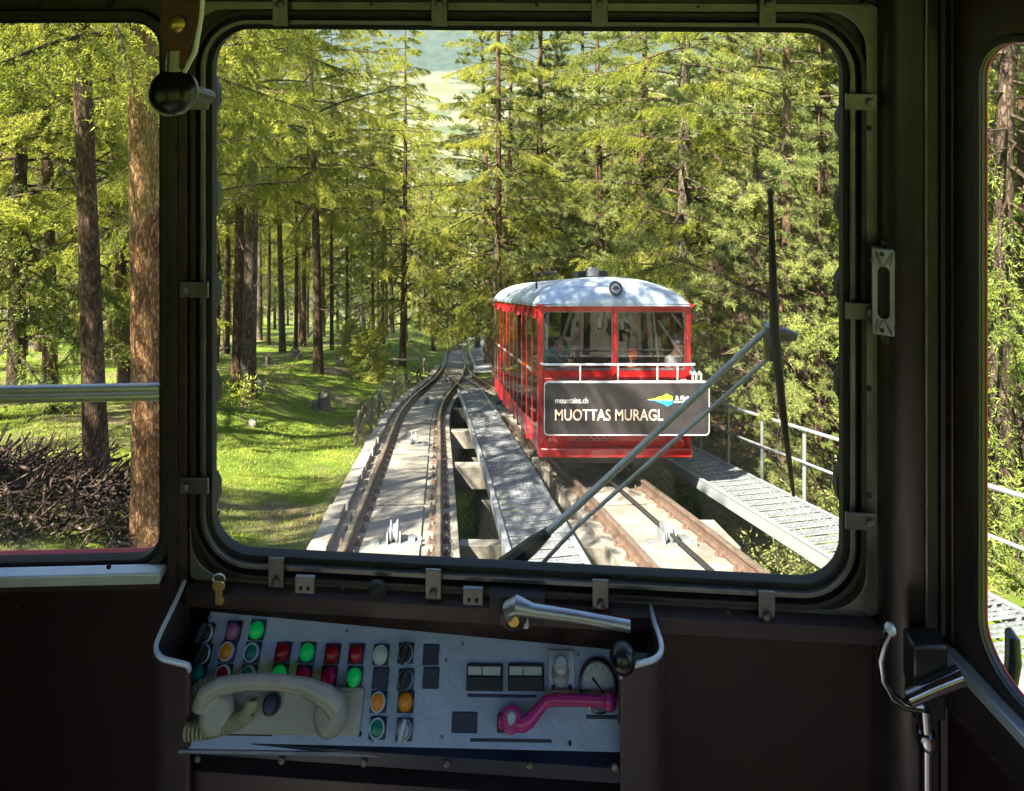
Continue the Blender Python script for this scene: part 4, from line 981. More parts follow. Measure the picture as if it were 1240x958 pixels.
mb = MB(); EP.box(mb, -.055, .055, -.008, .008, 0, .003); EP.box(mb, -.03, .035, .012, .026, 0, .003); EP.box(mb, -.03, .02, -.026, -.014, 0, .003); mb.build('emblem_bars', 'rubber', emb, smooth=False)
cbox('roof_box', 'car_dark', -.25, .25, 1.3, 1.7, 2.63, 2.76, roof); cbox('roof_box', 'alu', -.16, .02, .95, 1.1, 2.66, 2.80, roof)
mb = MB(); mb.tube([C(-.95, 1.2, 2.45), C(-.95, 1.2, 2.72), C(-.6, 1.3, 2.74)], .02, 6); mb.build('antenna', 'car_dark', roof)
# sides: red posts, tall windows, belt rail, sill and cant rail
for s in (-1, 1):
    e0, e1 = sorted((s*(HW-.05), s*(HW+.003)))
    cbox('side_sill', 'red_body', e0, e1, .071, CL, .06, .36); cbox('cant_rail', 'red_body', e0, e1, .071, CL, 2.02, 2.235)
    bb = .071; k = 0
    while bb < CL-.3:
        pw = .09 if k % 2 == 0 else .05
        cbox('side_post', 'red_body', *sorted((s*(HW-.05), s*(HW+.010))), bb, bb+pw, .0, 2.02); 
        nb = min(bb + pw + .50, CL-.1)
        m_ = 'car_glass'
        cbox('side_pane', m_, s*HW-.004, s*HW+.004, bb+pw, nb, .362, 2.018, bevel=0)
        cbox('belt_rail', 'white_rail' if k % 2 else 'red_body', *sorted((s*(HW-.01), s*(HW+.008))), bb+pw+.001, nb-.001, 1.16, 1.22)
        mb = MB(); mb.prism([C(s*(HW+.045), bb, 2.02), C(s*(HW+.045), bb+.07, 2.02), C(s*(HW-.1), bb+.37, 2.33), C(s*(HW-.1), bb+.30, 2.33)], [C(s*(HW+.09), bb, 2.02), C(s*(HW+.09), bb+.07, 2.02), C(s*(HW-.06), bb+.37, 2.36), C(s*(HW-.06), bb+.30, 2.36)]); mb.build('door_track', 'red_body', car)
        bb = nb; k += 1
cbox('rear_wall', 'car_inside', -HW, HW, CL-.08, CL, .06, 2.3)
cbox('car_floor', 'car_inside', -HW+.04, HW-.04, .071, CL-.09, .07, .12); cbox('inner_ceiling', 'car_inside', -HW+.04, HW-.04, .12, CL-.09, 2.15, 2.19)
for bq in (1.9, 3.1, 4.3, 5.5):
    for s in (-1, 1):
        x0, x1 = sorted((s*.25, s*1.02)); seat = cbox('bench', 'seat', x0, x1, bq, bq+.38, .45, .53, bevel=.02); cbox('bench_back', 'seat', x0, x1, bq+.34, bq+.40, .55, 1.25, seat, bevel=.02)
for bq in (1.55, 2.9, 4.2): cbox('partition', 'seat', -1.05, -.45, bq, bq+.04, .12, 1.9, bevel=0); cbox('partition', 'car_inside', .5, 1.05, bq, bq+.04, .12, 1.6, bevel=0)
def pole(px0, py0, px1, py1, Y0, Y1, r=.018, m='white_rail'):
    mb = MB(); mb.tube([pt(px0, py0, Y0), pt(px1, py1, Y1)], r, 8); mb.build('grab_pole', m, car)
pole(691, 379, 682, 409, 10.3, 10.5, .028); pole(791, 379, 797, 437, 10.25, 10.3); pole(797, 388, 826, 430, 10.3, 10.2, .02); pole(813, 379, 829, 400, 10.3, 10.2, .02); pole(758, 380, 776, 408, 10.4, 10.9, .06, 'gauge_face'); pole(657, 422, 680, 438, 10.12, 10.3, .016)
# under the car
cbox('underframe', 'car_dark', -.8, .8, .1, CL-.2, -.12, .058); cbox('axle_box', 'car_dark', -.62, -.38, .35, .8, -.25, -.11); cbox('axle_box', 'car_dark', .38, .62, .35, .8, -.25, -.11)
for bq in (.7, 5.6):
    for a in (-.5, .5):
        cc = C(a, bq, 0); cc.z = plane_z(cc.y) + .27; mb = MB(); mb.lathe([(0, -.06), (.30, -.06), (.30, -.035), (.27, -.03), (.265, .06), (.1, .06), (.1, .09), (0, .09)], cc, (1 if a < 0 else -1, 0, 0), 24); mb.build('wheel', 'car_dark', car)

# ---------------------------------------------------------------- people behind the car's windows
def skin_body(name, verts, edges, radii, m, parent, root=0):
    me = bpy.data.meshes.new(name+'_rig'); me.from_pydata(verts, edges, []); o = bpy.data.objects.new(name+'_rig', me); COL.objects.link(o)
    sk = o.modifiers.new('skin', 'SKIN'); sk.use_smooth_shade = True
    sv_ = me.skin_vertices[0].data
    for i, r in enumerate(radii): sv_[i].radius = (r, r*.85) if not isinstance(r, tuple) else r
    sv_[root].use_root = True
    sb = o.modifiers.new('sub', 'SUBSURF'); sb.levels = 1; sb.render_levels = 1
    bpy.context.view_layer.update(); dg = bpy.context.evaluated_depsgraph_get(); out = bpy.data.meshes.new_from_object(o.evaluated_get(dg))
    bpy.data.objects.remove(o); out.materials.clear(); out.materials.append(MATS[m]); out.polygons.foreach_set('use_smooth', [True]*len(out.polygons))
    q = bpy.data.objects.new(name, out); COL.objects.link(q); q.parent = parent; return q
def person(loc, h, rz, label, shirt, trousers, hair, cap=None, vest=None, armpose=0):
    root = empty('person', loc, label, 'person', None, rz); root.scale = (h, h, h)
    # faces -y; unit height
    V = [(0,0,.50), (0,.003,.60), (0,.0,.70), (0,0,.79), (0,0,.845), (0,-.005,.885), (0,-.004,.945)]
    E = [(0,1), (1,2), (2,3), (3,4), (4,5), (5,6)]; R = [(.085,.06), (.075,.052), (.088,.058), (.07,.05), (.03,.03), (.044,.050), (.046,.052)]
    def addv(p, r, k): V.append(p); R.append(r); E.append((k, len(V)-1)); return len(V)-1
    for s in (-1, 1):
        a = addv((s*.105, 0, .795), .036, 3)
        if armpose: b = addv((s*.135, -.03, .66), .026, a); c = addv((s*.10, -.15, .68), .019, b); hnd = addv((s*.095, -.185, .70), .016, c)
        else: b = addv((s*.14, .01, .64), .026, a); c = addv((s*.145, -.03, .50), .019, b); hnd = addv((s*.145, -.045, .455), .017, c)
        d = (Vector(V[hnd]) - Vector(V[c])).normalized()
        for k, l in enumerate((.040, .046, .044, .036)):
            p = Vector(V[hnd]) + Vector((0, 0, 0)) + d*l + Vector((s*0, (k-1.5)*.009, (k-1.5)*.004)); addv(tuple(p), .0045, hnd)
        addv(tuple(Vector(V[hnd]) + Vector((-s*.018, -.012, .004))), .005, hnd)
        l1 = addv((s*.05, 0, .46), .052, 0); l2 = addv((s*.055, -.005, .27), .034, l1); l3 = addv((s*.055, .008, .05), .021, l2); addv((s*.06, -.07, .02), .020, l3)
    skin_body('body', V, E, R, 'skin', root)
    # clothing
    V2 = [(0,0,.47), (0,.003,.60), (0,0,.70), (0,0,.79), (0,0,.83)]; E2 = [(0,1), (1,2), (2,3), (3,4)]; R2 = [(.096,.07), (.085,.062), (.098,.068), (.082,.06), (.042,.042)]
    for s in (-1, 1):
        k = len(V2); V2.append((s*.107, 0, .797)); R2.append(.044); E2.append((3, k))
        V2.append((s*.137, -.03, .66) if armpose else (s*.14, .01, .64)); R2.append(.034); E2.append((k, k+1))
        V2.append((s*.105, -.13, .675) if armpose else (s*.145, -.025, .52)); R2.append(.027); E2.append((k+1, k+2))
    skin_body('shirt', V2, E2, R2, shirt, root)
    V3 = [(0,0,.52), (0,0,.48)]; E3 = [(0,1)]; R3 = [(.09,.066), (.088,.066)]
    for s in (-1, 1):
        k = len(V3); V3 += [(s*.05, 0, .45), (s*.055, -.003, .27), (s*.055, .008, .06)]; R3 += [.062, .044, .032]; E3 += [(1, k), (k, k+1), (k+1, k+2)]
    skin_body('trousers', V3, E3, R3, trousers, root)
    mb = MB()
    for s in (-1, 1): mb.sphere((s*.058, -.08+.02, .015), .02, 8, (1, 2.3, .9))
    o = child(mb.mesh('shoe', 'cloth_dark'), 'shoes', root)
    for s in (-1, 1):
        mb = MB(); mb.sphere((s*.018, -.056, .928), .0055, 8); child(mb.mesh('eye', 'rubber'), 'eye', root)
        mb = MB(); mb.sphere((s*.050, 0, .920), .012, 8, (.5, 1, 1.4)); child(mb.mesh('ear', 'skin'), 'ear', root)
    mb = MB(); mb.sphere((0, -.058, .913), .009, 8, (.8, 1.2, 1.3)); child(mb.mesh('nose', 'skin'), 'nose', root)
    mb = MB(); mb.sphere((0, -.053, .893), .011, 8, (1.3, .5, .35)); child(mb.mesh('mouth', 'cloth_crimson'), 'mouth', root)
    mb = MB(); mb.sphere((0, .012, .948), .056, 14, (1, 1.05, 1.02)); child(mb.mesh('hair', hair), 'hair', root)
    if cap:
        mb = MB(); mb.lathe([(.060, -.012), (.062, .0), (.056, .030), (.035, .050), (0, .056)], (0, 0, .955), (0, 0, 1), 18)
        mb.prism([(-.045, -.05, .948), (.045, -.05, .948), (.035, -.105, .940), (-.035, -.105, .940)], [(-.045, -.05, .954), (.045, -.05, .954), (.035, -.105, .946), (-.035, -.105, .946)])
        child(mb.mesh('cap', cap), 'cap', root)
    if vest:
        V4 = [(s_*.0, 0, z_) for s_, z_ in ((0, .49), (0, .60), (0, .70), (0, .785))]; skin_body('vest', V4, [(0,1), (1,2), (2,3)], [(.105,.078), (.096,.07), (.106,.076), (.07,.07)], vest, root)
    return root
def floor_at(px, Y, hgt, py_top):
    p = pt(px, py_top, Y); return Vector((p.x, p.y, p.z - hgt))
person(floor_at(766, 10.16, 1.25, 423), 1.25, 0, 'child in orange cap, crimson vest and lime shirt at the red car window', 'cloth_lime', 'cloth_dark', 'hair_brown', cap='cloth_orange', armpose=1, vest='cloth_crimson')
person(floor_at(691, 10.16, 1.20, 425), 1.20, 0, 'small brown haired child in a white shirt behind the left front window', 'cloth_white', 'cloth_dark', 'hair_brown')
person(floor_at(820, 10.30, 1.62, 405), 1.62, .5, 'grey haired passenger in a white shirt at the right end of the front window', 'cloth_white', 'cloth_dark', 'hair_grey', armpose=1)
person(floor_at(753, 10.5, 1.66, 401), 1.66, 0, 'dark clothed passenger standing behind the child in the cap', 'cloth_dark', 'cloth_dark', 'hair_brown')
person(floor_at(676, 10.5, 1.62, 399), 1.62, .3, 'passenger in a teal shirt standing far inside behind the left front window', 'cloth_teal', 'cloth_dark', 'hair_brown')
# ---------------------------------------------------------------- forest
def fast_mesh(name, co, tris, mats, mi=None):
    me = bpy.data.meshes.new(name); nv, nf = len(co), len(tris)
    me.vertices.add(nv); me.vertices.foreach_set('co', np.asarray(co, np.float32).ravel())
    me.loops.add(nf*3); me.loops.foreach_set('vertex_index', np.asarray(tris, np.int32).ravel())
    me.polygons.add(nf); me.polygons.foreach_set('loop_start', np.arange(0, nf*3, 3, dtype=np.int32))
    for m in mats: me.materials.append(MATS[m])
    if mi is not None: me.polygons.foreach_set('material_index', np.asarray(mi, np.int32))
    me.update(calc_edges=True); me.validate(); return me
def unit(v): return v/np.maximum(1e-9, np.linalg.norm(v, axis=-1, keepdims=True))
class Foliage:
    def __init__(s): s.P = []; s.D = []; s.L = []; s.W = []; s.wv = []; s.wt = []; s.nw = 0
    def leaves(s, P, D, L, W): s.P.append(P); s.D.append(unit(D)); s.L.append(L); s.W.append(W)
    def wood(s, pts, r0, r1):                                       # three-sided tapering twig
        k = len(pts); pts = np.asarray(pts); t = unit(np.gradient(pts, axis=0)); a = unit(np.cross(t, [0.13, 0.21, 1.0])); b = np.cross(t, a)
        rr_ = np.linspace(r0, r1, k)[:, None]
        V = np.stack([pts + a*rr_, pts + (-.5*a+.87*b)*rr_, pts + (-.5*a-.87*b)*rr_], 1).reshape(-1, 3)
        for i in range(k-1):
            for j in range(3):
                q = (i*3+j, i*3+(j+1) % 3, (i+1)*3+(j+1) % 3, (i+1)*3+j); s.wt += [(s.nw+q[0], s.nw+q[1], s.nw+q[2]), (s.nw+q[0], s.nw+q[2], s.nw+q[3])]
        s.wv.append(V); s.nw += len(V)
    def mesh(s, name, leaf, wood, rng):
        P = np.concatenate(s.P); D = np.concatenate(s.D); L = np.concatenate(s.L)[:, None]; W = np.concatenate(s.W)[:, None]
        S = unit(np.cross(D, rng.normal(size=D.shape))); n = len(P)
        co = np.stack([P - S*W*.5, P + S*W*.5, P + D*L], 1).reshape(-1, 3); tr = np.arange(n*3).reshape(-1, 3); mi = np.zeros(n, int)
        if s.wv:
            wv = np.concatenate(s.wv); wt = np.asarray(s.wt) + len(co); co = np.concatenate([co, wv]); tr = np.concatenate([tr, wt]); mi = np.concatenate([mi, np.ones(len(wt), int)])
        return fast_mesh(name, co, tr, [leaf, wood], mi)
def crown(seed, H, base, R, nl, nt, nlf, ll, lw, droop, hang, style, leaf, wood='bark_dark', top_taper=1.0):
    rng = np.random.default_rng(seed); fo = Foliage()
    for i in range(nl):
        u = (i + rng.uniform(-.4, .4))/nl; u = min(max(u, 0), 1); h = base + (H-base)*u**1.05
        az = i*2.4 + rng.uniform(-.5, .5); rel = (h-base)/(H-base)
        prof = (1-rel)**.75*top_taper*(0.65 + .35*min(1, rel*6)) + .05; L = R*prof*rng.uniform(.55, 1.12)
        rise = rng.uniform(.0, .35) if style != 'spruce' else rng.uniform(-.1, .15); dr = droop*rng.uniform(.7, 1.3)
        dirh = np.array([math.cos(az), math.sin(az), 0]); side = np.array([-dirh[1], dirh[0], 0]); wob = rng.uniform(-.25, .25)
        def cur(t): t = np.asarray(t)[..., None]; return dirh*L*t + side*wob*L*t*t + np.array([0, 0, 1])*(h + (rise*t - dr*t*t + (dr*.45*t**3))*L)
        fo.wood(cur(np.linspace(0, 1, 7)), .012+.010*L, .004)
        m = max(6, int(nt*(.35+.65*L/R))); sgn = np.where(np.arange(m) % 2, 1.0, -1.0)
        t = rng.uniform(.12 if style != 'bare' else .05, 1, m)**.8; P0 = cur(t); tan = unit(cur(np.minimum(t+.05, 1.05)) - cur(t-.05))
        sd = np.cross(tan, [0, 0, 1])*sgn[:, None]
        dw = tan*rng.uniform(.35, .9, (m, 1)) + sd*rng.uniform(.3, 1.0, (m, 1)) + np.array([0, 0, 1])*rng.uniform(-hang-.25, -hang+.25, (m, 1)); dw = unit(dw)
        tl = L*rng.uniform(.12, .30, m)*(1.15-t) + rng.uniform(.10, .24, m)
        for j in range(m):
            if style in ('bare', 'larch') or j % 2 == 0: 
                q = np.linspace(0, 1, 3)[:, None]; fo.wood(P0[j] + dw[j]*tl[j]*q + np.array([0, 0, -1])*hang*.5*tl[j]*q*q, .005, .002)
        k = nlf; tt = rng.uniform(.05, 1.05, (m, k, 1))
        if style == 'pine': tt = 1 - (tt-.05)**2*.55
        P = P0[:, None] + dw[:, None]*tl[:, None, None]*tt + np.array([0, 0, -1])*hang*.5*tl[:, None, None]*tt**2
        if style == 'pine': Dv = unit(dw[:, None]*.6 + rng.normal(size=(m, k, 3))*.75 + np.array([0, 0, .25])); P = P + rng.normal(size=P.shape)*.015
        else: Dv = unit(dw[:, None]*.45 + rng.normal(size=(m, k, 3))*.7 + np.array([0, 0, .1])); P = P + rng.normal(size=P.shape)*.016
        P = P.reshape(-1, 3); Dv = Dv.reshape(-1, 3); n = len(P)
        keep = rng.uniform(size=n) < (1.0 if style != 'bare' else .35); P, Dv = P[keep], Dv[keep]; n = len(P)
        fo.leaves(P, Dv, ll*rng.uniform(.6, 1.4, n), lw*rng.uniform(.6, 1.4, n))
    return fo.mesh('crown', leaf, wood, rng)
def trunk_mesh(seed, H, r, m, dead=10, base=4):
    rng = random.Random(seed); mb = MB(); n = 14; pts = []; rs = []; k = 14
    ph = rng.uniform(0, 6)
    for i in range(k+1):
        t = i/k; pts.append((.10*math.sin(t*4+ph)*t*1.2, .10*math.cos(t*3+ph)*t*1.2, -.5 + (H+.5)*t**1.3)); rs.append(r*(1-t)**.8 + .012 + r*.45*max(0, 1-t*k/2.2)**2)
    mb.tube(pts, rs, n)
    for j in range(dead):
        h = rng.uniform(1.2, base+2); az = rng.uniform(0, 6.28); L = rng.uniform(.4, 1.7); d = Vector((math.cos(az), math.sin(az), rng.uniform(-.25, .25)))
        p = Vector((0, 0, h)); q = [p, p+d*L*.5+Vector((0, 0, -.03)), p+d*L+Vector((rng.uniform(-.2, .2), rng.uniform(-.2, .2), -.25*L))]; mb.tube(q, [.022, .013, .005], 5)
        for s in range(3):
            o = q[1].lerp(q[2], rng.random()); e_ = o + Vector((rng.uniform(-.3, .3), rng.uniform(-.3, .3), rng.uniform(-.35, .1))); mb.tube([o, e_], [.008, .003], 4)
    return mb.mesh('trunk', m)
CR = {
 'larch0': crown(1, 17, 2.6, 3.5, 78, 54, 92, .046, .0105, .45, .30, 'larch', 'larch_leaf'),
 'larch1': crown(2, 19, 3.8, 3.9, 74, 54, 92, .046, .0105, .55, .40, 'larch', 'larch_leaf'),
 'larch2': crown(3, 15, 1.8, 3.7, 70, 54, 92, .046, .0105, .42, .50, 'larch', 'larch_leaf'),
 'spruce0': crown(4, 18, 2.0, 3.0, 105, 44, 54, .06, .017, .50, .25, 'spruce', 'spruce_leaf'),
 'spruce1': crown(5, 14, 1.0, 2.8, 90, 42, 54, .06, .017, .55, .35, 'spruce', 'spruce_leaf'),
 'pine0': crown(6, 15, 1.6, 3.3, 85, 36, 92, .085, .0105, .10, -.15, 'pine', 'pine_leaf'),
 'pine1': crown(7, 12, .6, 3.2, 78, 36, 92, .085, .0105, .05, -.10, 'pine', 'pine_leaf'),
 'bare0': crown(8, 8, .4, 2.3, 70, 26, 40, .06, .018, .45, .45, 'bare', 'dry_leaf', 'dead_wood'),
 'bush0': crown(9, 2.6, .1, 1.7, 50, 22, 50, .055, .016, .1, .1, 'larch', 'larch_leaf', 'dead_wood'),
}
print('CROWN TRIS', {k: len(v.polygons) for k, v in CR.items()})
TR = {'larch0': trunk_mesh(1, 17, .15, 'bark_red', 9), 'larch1': trunk_mesh(2, 19, .17, 'bark_grey', 14, 5), 'larch2': trunk_mesh(3, 15, .145, 'bark_red', 8),
      'spruce0': trunk_mesh(4, 18, .165, 'bark_grey', 12), 'spruce1': trunk_mesh(5, 14, .16, 'bark_dark', 6), 'pine0': trunk_mesh(6, 15, .20, 'bark_red', 6), 'pine1': trunk_mesh(7, 12, .16, 'bark_red', 4), 'slim0': trunk_mesh(9, 17, .10, 'bark_brown', 10, 6), 'bare0': trunk_mesh(8, 8, .09, 'dead_wood', 8)}
NAME = {'larch': 'larch_tree', 'spruce': 'spruce_tree', 'pine': 'pine_tree', 'bare': 'bare_tree', 'bush': 'bush'}
ntree = 0
def tree(kind, x, y, s=1.0, label=None, group=None, rz=None, sink=0.1, sz=1.0, only_trunk=False, lean=0.0, cz=0.0):
    global ntree; ntree += 1
    rng = random.Random(ntree*7+1); nm = NAME[kind.rstrip('0123456789')]
    t = empty(nm, (x, y, ground(x, y)-sink), label, 'bush' if nm == 'bush' else 'tree', group, rng.uniform(0, 6.28) if rz is None else rz)
    t.scale = (s, s, s*sz); t.rotation_euler.x = rng.uniform(-.02, .02) + lean; t.rotation_euler.y = rng.uniform(-.02, .02)
    if kind in TR: child(TR[kind], 'trunk', t)
    if not only_trunk: c = child(CR[kind], 'crown', t); c.location.z = cz
    return t
def tree_px(kind, px, py, s, label, Y=None, **k):
    if Y is None:                                                    # march along the pixel's ray to the ground
        Y = 5.0
        while Y < 150 and -(py-HY)/F*Y > ground((px-CX)/F*Y, Y): Y += .05
    return tree(kind, (px-CX)/F*Y, Y, s, label, **k)

# two big trunks close by in the left window
def big_trunk(px, py, Y, r, H, m, label, seed, lean=0.0, crown_key=None, cs=1.0, cz=0.0):
    x = (px-CX)/F*Y; t = empty('larch_tree', (x, Y, ground(x, Y)-.1), label, 'tree', None); t.rotation_euler = (0, lean, 0)
    mb = MB(); rng = random.Random(seed); n = 40; k = 60; vs = []
    for i in range(k+1):
        z = -.4 + (H+.4)*i/k; tt = max(0, z)/H
        rr_ = r*(1-tt*.75) + r*.35*math.exp(-max(0, z)*2.2)
        for j in range(n):
            a = 2*math.pi*j/n; q = rr_*(1 + .05*noise.noise((math.cos(a)*3, math.sin(a)*3, z*.8+seed)) + .035*noise.noise((math.cos(a)*9, math.sin(a)*9, z*3+seed)))
            vs.append((q*math.cos(a), q*math.sin(a), z))
    mb.add(vs, [(i*n+j, i*n+(j+1) % n, (i+1)*n+(j+1) % n, (i+1)*n+j) for i in range(k) for j in range(n)]); child(mb.mesh('trunk', m), 'trunk', t)
    if crown_key: c = child(CR[crown_key], 'crown', t); c.location = (0, 0, cz); c.scale = (cs, cs, cs)
    return t
big_trunk(118, 640, 7.6, .12, 14, 'bark_brown', 'tall slim brown larch trunk with a sunlit left edge rising behind the brush pile', 1, -.035, 'larch1', 1.0, 1.2)
big_trunk(184, 690, 6.6, .165, 14, 'bark_warm', 'thick reddish brown larch trunk close beside the centre post in the left window', 2, -.02, 'larch0', 1.0, 2.2)

# trees told apart in the windscreen, left to right
T = [
 ('larch0', 287, 470, .92, 'grey trunked larch nearest the left edge of the windscreen', {}),
 ('spruce0', 264, 420, .7, 'slim spruce standing just left of the nearest larch in the windscreen', {}),
 ('spruce1', 309, 403, 1.1, 'spruce with a thin trunk between the two leftmost larches on the meadow', {}),
 ('larch1', 342, 427, 1.0, 'straight larch above the pale stump and rocks on the meadow', {}),
 ('spruce0', 371, 409, 1.15, 'dark spruce close behind the larch in the middle of the meadow', {}),
 ('larch2', 385, 452, 1.15, 'reddish larch in the middle of the meadow with dead side branches', {}),
 ('larch1', 475, 403, 1.25, 'tall larch with a bare lower trunk left of the wooden fence', {}),
 ('spruce0', 438, 402, 1.2, 'broad spruce standing between the reddish larch and the tall bare larch', {}),
 ('larch0', 508, 400, 1.1, 'slender larch on the pale clearing at the end of the meadow', {}),
 ('larch2', 542, 396, 1.25, 'larch beside the bend where the track goes out of sight', {}),
]
for k, px, py, s, lab, kw in T: tree_px(k, px, py, s, lab, cz=3.6 if 'spruce' in k else 3.0, **kw)
CR['slim0'] = CR['larch0']; NAME['slim'] = 'larch_tree'
for px, Y, what in ((262, 26, 'just inside the left edge of the windscreen'), (298, 31, 'right of the nearest grey trunk'), (325, 38, 'in the back of the meadow behind the stumps'), (358, 33, 'between the two upright larches of the meadow'),
                    (402, 36, 'right of the reddish larch'), (420, 45, 'at the back edge of the meadow'), (452, 40, 'behind the sunlit bush'), (492, 52, 'on the pale clearing'), (515, 60, 'at the end of the clearing'),
                    (60, 22, 'in the far left of the left window'), (30, 30, 'deep in the left window'), (140, 26, 'between the two big trunks')):
    tree('slim0', (px-CX)/F*Y, Y, 1.0, 'slim bare larch trunk ' + what, cz=4.5)
# trees by distance (x, y)
def txy(kind, px, Y, s, lab, **k): return tree(kind, (px-CX)/F*Y, Y, s, lab, **k)
txy('larch1', 828, 18.5, 1.25, 'tall larch with a thick bare trunk right behind the roof of the red car', sink=.4)
txy('pine0', 655, 27, 1.2, 'dense stone pine rising behind the left end of the red car roof')
txy('pine1', 730, 21.5, 1.25, 'bushy stone pine directly behind the red car')
txy('larch0', 708, 30, 1.2, 'pale yellow green larch high above the red car')
txy('pine0', 610, 40, 1.25, 'stone pine beside the valley gap above the end of the track')
txy('larch2', 905, 16, 1.1, 'yellow green larch with hanging twigs behind the wiper blade')
txy('pine1', 950, 12.6, 1.0, 'stone pine beyond the right hand walkway handrail')
txy('pine0', 880, 22, 1.25, 'tall stone pine behind the larches right of the red car')
txy('pine0', 1015, 14.5, 1.05, 'stone pine at the right edge of the windscreen')
txy('bare0', 862, 14.5, .6, 'dry twiggy undergrowth tree beside the handrail behind the sign board')
txy('bare0', 915, 13.5, .6, 'dry brown tree just beyond the second handrail post')
txy('pine1', 990, 11.8, .6, 'young green stone pine beyond the third handrail post')
txy('spruce1', 1215, 9.0, 1.0, 'dark spruce filling the side window beyond the handrail')
txy('larch1', 1203, 12.5, 1.2, 'larch whose sunlit trunk stands at the edge of the side window')
txy('pine0', 1260, 13, 1.2, 'stone pine behind the spruce in the side window')
txy('pine1', 1232, 10.5, .7, 'small stone pine by the handrail in the side window')
txy('pine1', 1100, 14, 1.1, 'stone pine hidden mostly behind the corner column')
txy('bush0', 448, 24, .75, 'bright green larch bush leaning over the wooden fence')
txy('bush0', 425, 33, .7, 'low sunlit bush on the meadow left of the fence')
txy('spruce1', 20, 13, 1.0, 'drooping spruce at the far left of the left window')
txy('larch2', 60, 15.5, 1.1, 'yellow green larch behind the grey trunk in the left window')
txy('larch0', -60, 11, 1.1, 'larch just outside the left window frame edge')
txy('larch2', 150, 18, 1.1, 'larch between the two big trunks in the left window')
txy('larch2', 235, 12.5, 1.0, 'larch hidden behind the centre post with boughs reaching into both windows', cz=2.4)
txy('larch1', 300, 15.5, 1.0, 'larch with low hanging boughs in the top left of the windscreen', cz=2.8)
txy('larch2', 487, 31, 1.1, 'larch whose long boughs reach into the valley gap from the left')
txy('spruce0', 525, 47, .92, 'dark spruce below the left half of the valley gap', sz=.95)
txy('larch2', 548, 54, .8, 'larch below the middle of the valley gap')
txy('pine0', 578, 50, 1.05, 'stone pine below the right half of the valley gap')
txy('pine0', 592, 34, 1.25, 'tall stone pine closing the right edge of the valley gap')
txy('larch2', 612, 29, 1.2, 'broad larch right of the valley gap, left of the car roof')
txy('larch0', 600, 24.5, 1.1, 'yellow green larch rising behind the rear end of the red car')
txy('spruce1', 560, 62, 1.0, 'spruce in the middle of the valley gap beyond the end of the track')
# the forest behind
rng = random.Random(11); placed = []
kinds_l = ['larch0', 'larch1', 'larch2', 'spruce0', 'spruce1', 'larch2', 'larch0']; kinds_r = ['pine0', 'spruce0', 'larch0', 'spruce0', 'larch2', 'spruce1']
NK = {'larch': 'larch', 'spruce': 'spruce', 'pine': 'stone pine'}
def forest_label(nm, x, y):
    px = CX + x/y*F if y > 1 else (-500 if x < 0 else 1500); side = 'left' if x < xl(max(y, 0)) else 'right'
    dist = 'near' if y < 38 else 'further back' if y < 68 else 'far back'
    where = 'in the side window' if px > 1130 else 'behind the wiper blade' if px > 880 else 'above the red car roof' if px > 660 else 'beside the valley gap' if px > 490 else \
            'behind the wooden fence' if px > 400 else 'behind the sunlit meadow' if px > 240 else 'in the left window'
    if px < 0 or px > 1240 or y < 1: where = 'beside the cab, outside the windows'
    lab = '%s %s in the forest %s' % (NK[nm], dist, where)
    return lab, '%ss %s in the forest %s' % (NK[nm].replace('larch', 'larche'), dist, where)
tries = 0
while tries < 1500 and len(placed) < 235:
    tries += 1
    y = 20 + 100*rng.random()**1.35; px = rng.uniform(-120, 1340); x = (px-CX)/F*y; ex = x - xl(y)
    left = ex < 0
    if -3.2 < ex < (5.5 if y < 30 else 3.6): continue
    if left and y < 30 and px > 230: continue
    if left and rng.random() < (.65 if y < 55 else .35): continue
    if 498 < px < 582 and y > 38 and not (y > 50 and y < 85 and False): 
        if rng.random() < .55 or y < 75: continue
    if any((x-a)**2 + (y-b)**2 < (2.3 + y*.012)**2 for a, b in placed): continue
    placed.append((x, y)); k = rng.choice(kinds_l if left else kinds_r); nm = k.rstrip('012')
    s = rng.uniform(.85, 1.3)
    if 470 < px < 600: s = min(s, (y*.532 + 2.5 - (160+60)/F*y)/18*.95) if y > 38 else s
    if s < .35: continue
    lb, gp = forest_label(nm, x, y); tree(k, x, y, s, lb, gp, cz=(rng.uniform(2, 4) if left and y < 70 else 0))
# unseen trees uphill and beside the cab; the first added to shade the meadow
for x, y, k, s in ((-8.2, 3.6, 'larch2', .8), (-19, 9, 'spruce0', 1.0), (-22, 16, 'larch0', 1.1), (-14, -1, 'larch0', .8), (14, 4, 'pine0', .9)):
    lb, gp = forest_label(k.rstrip('012'), x, y); tree(k, x, y, s, lb, gp)

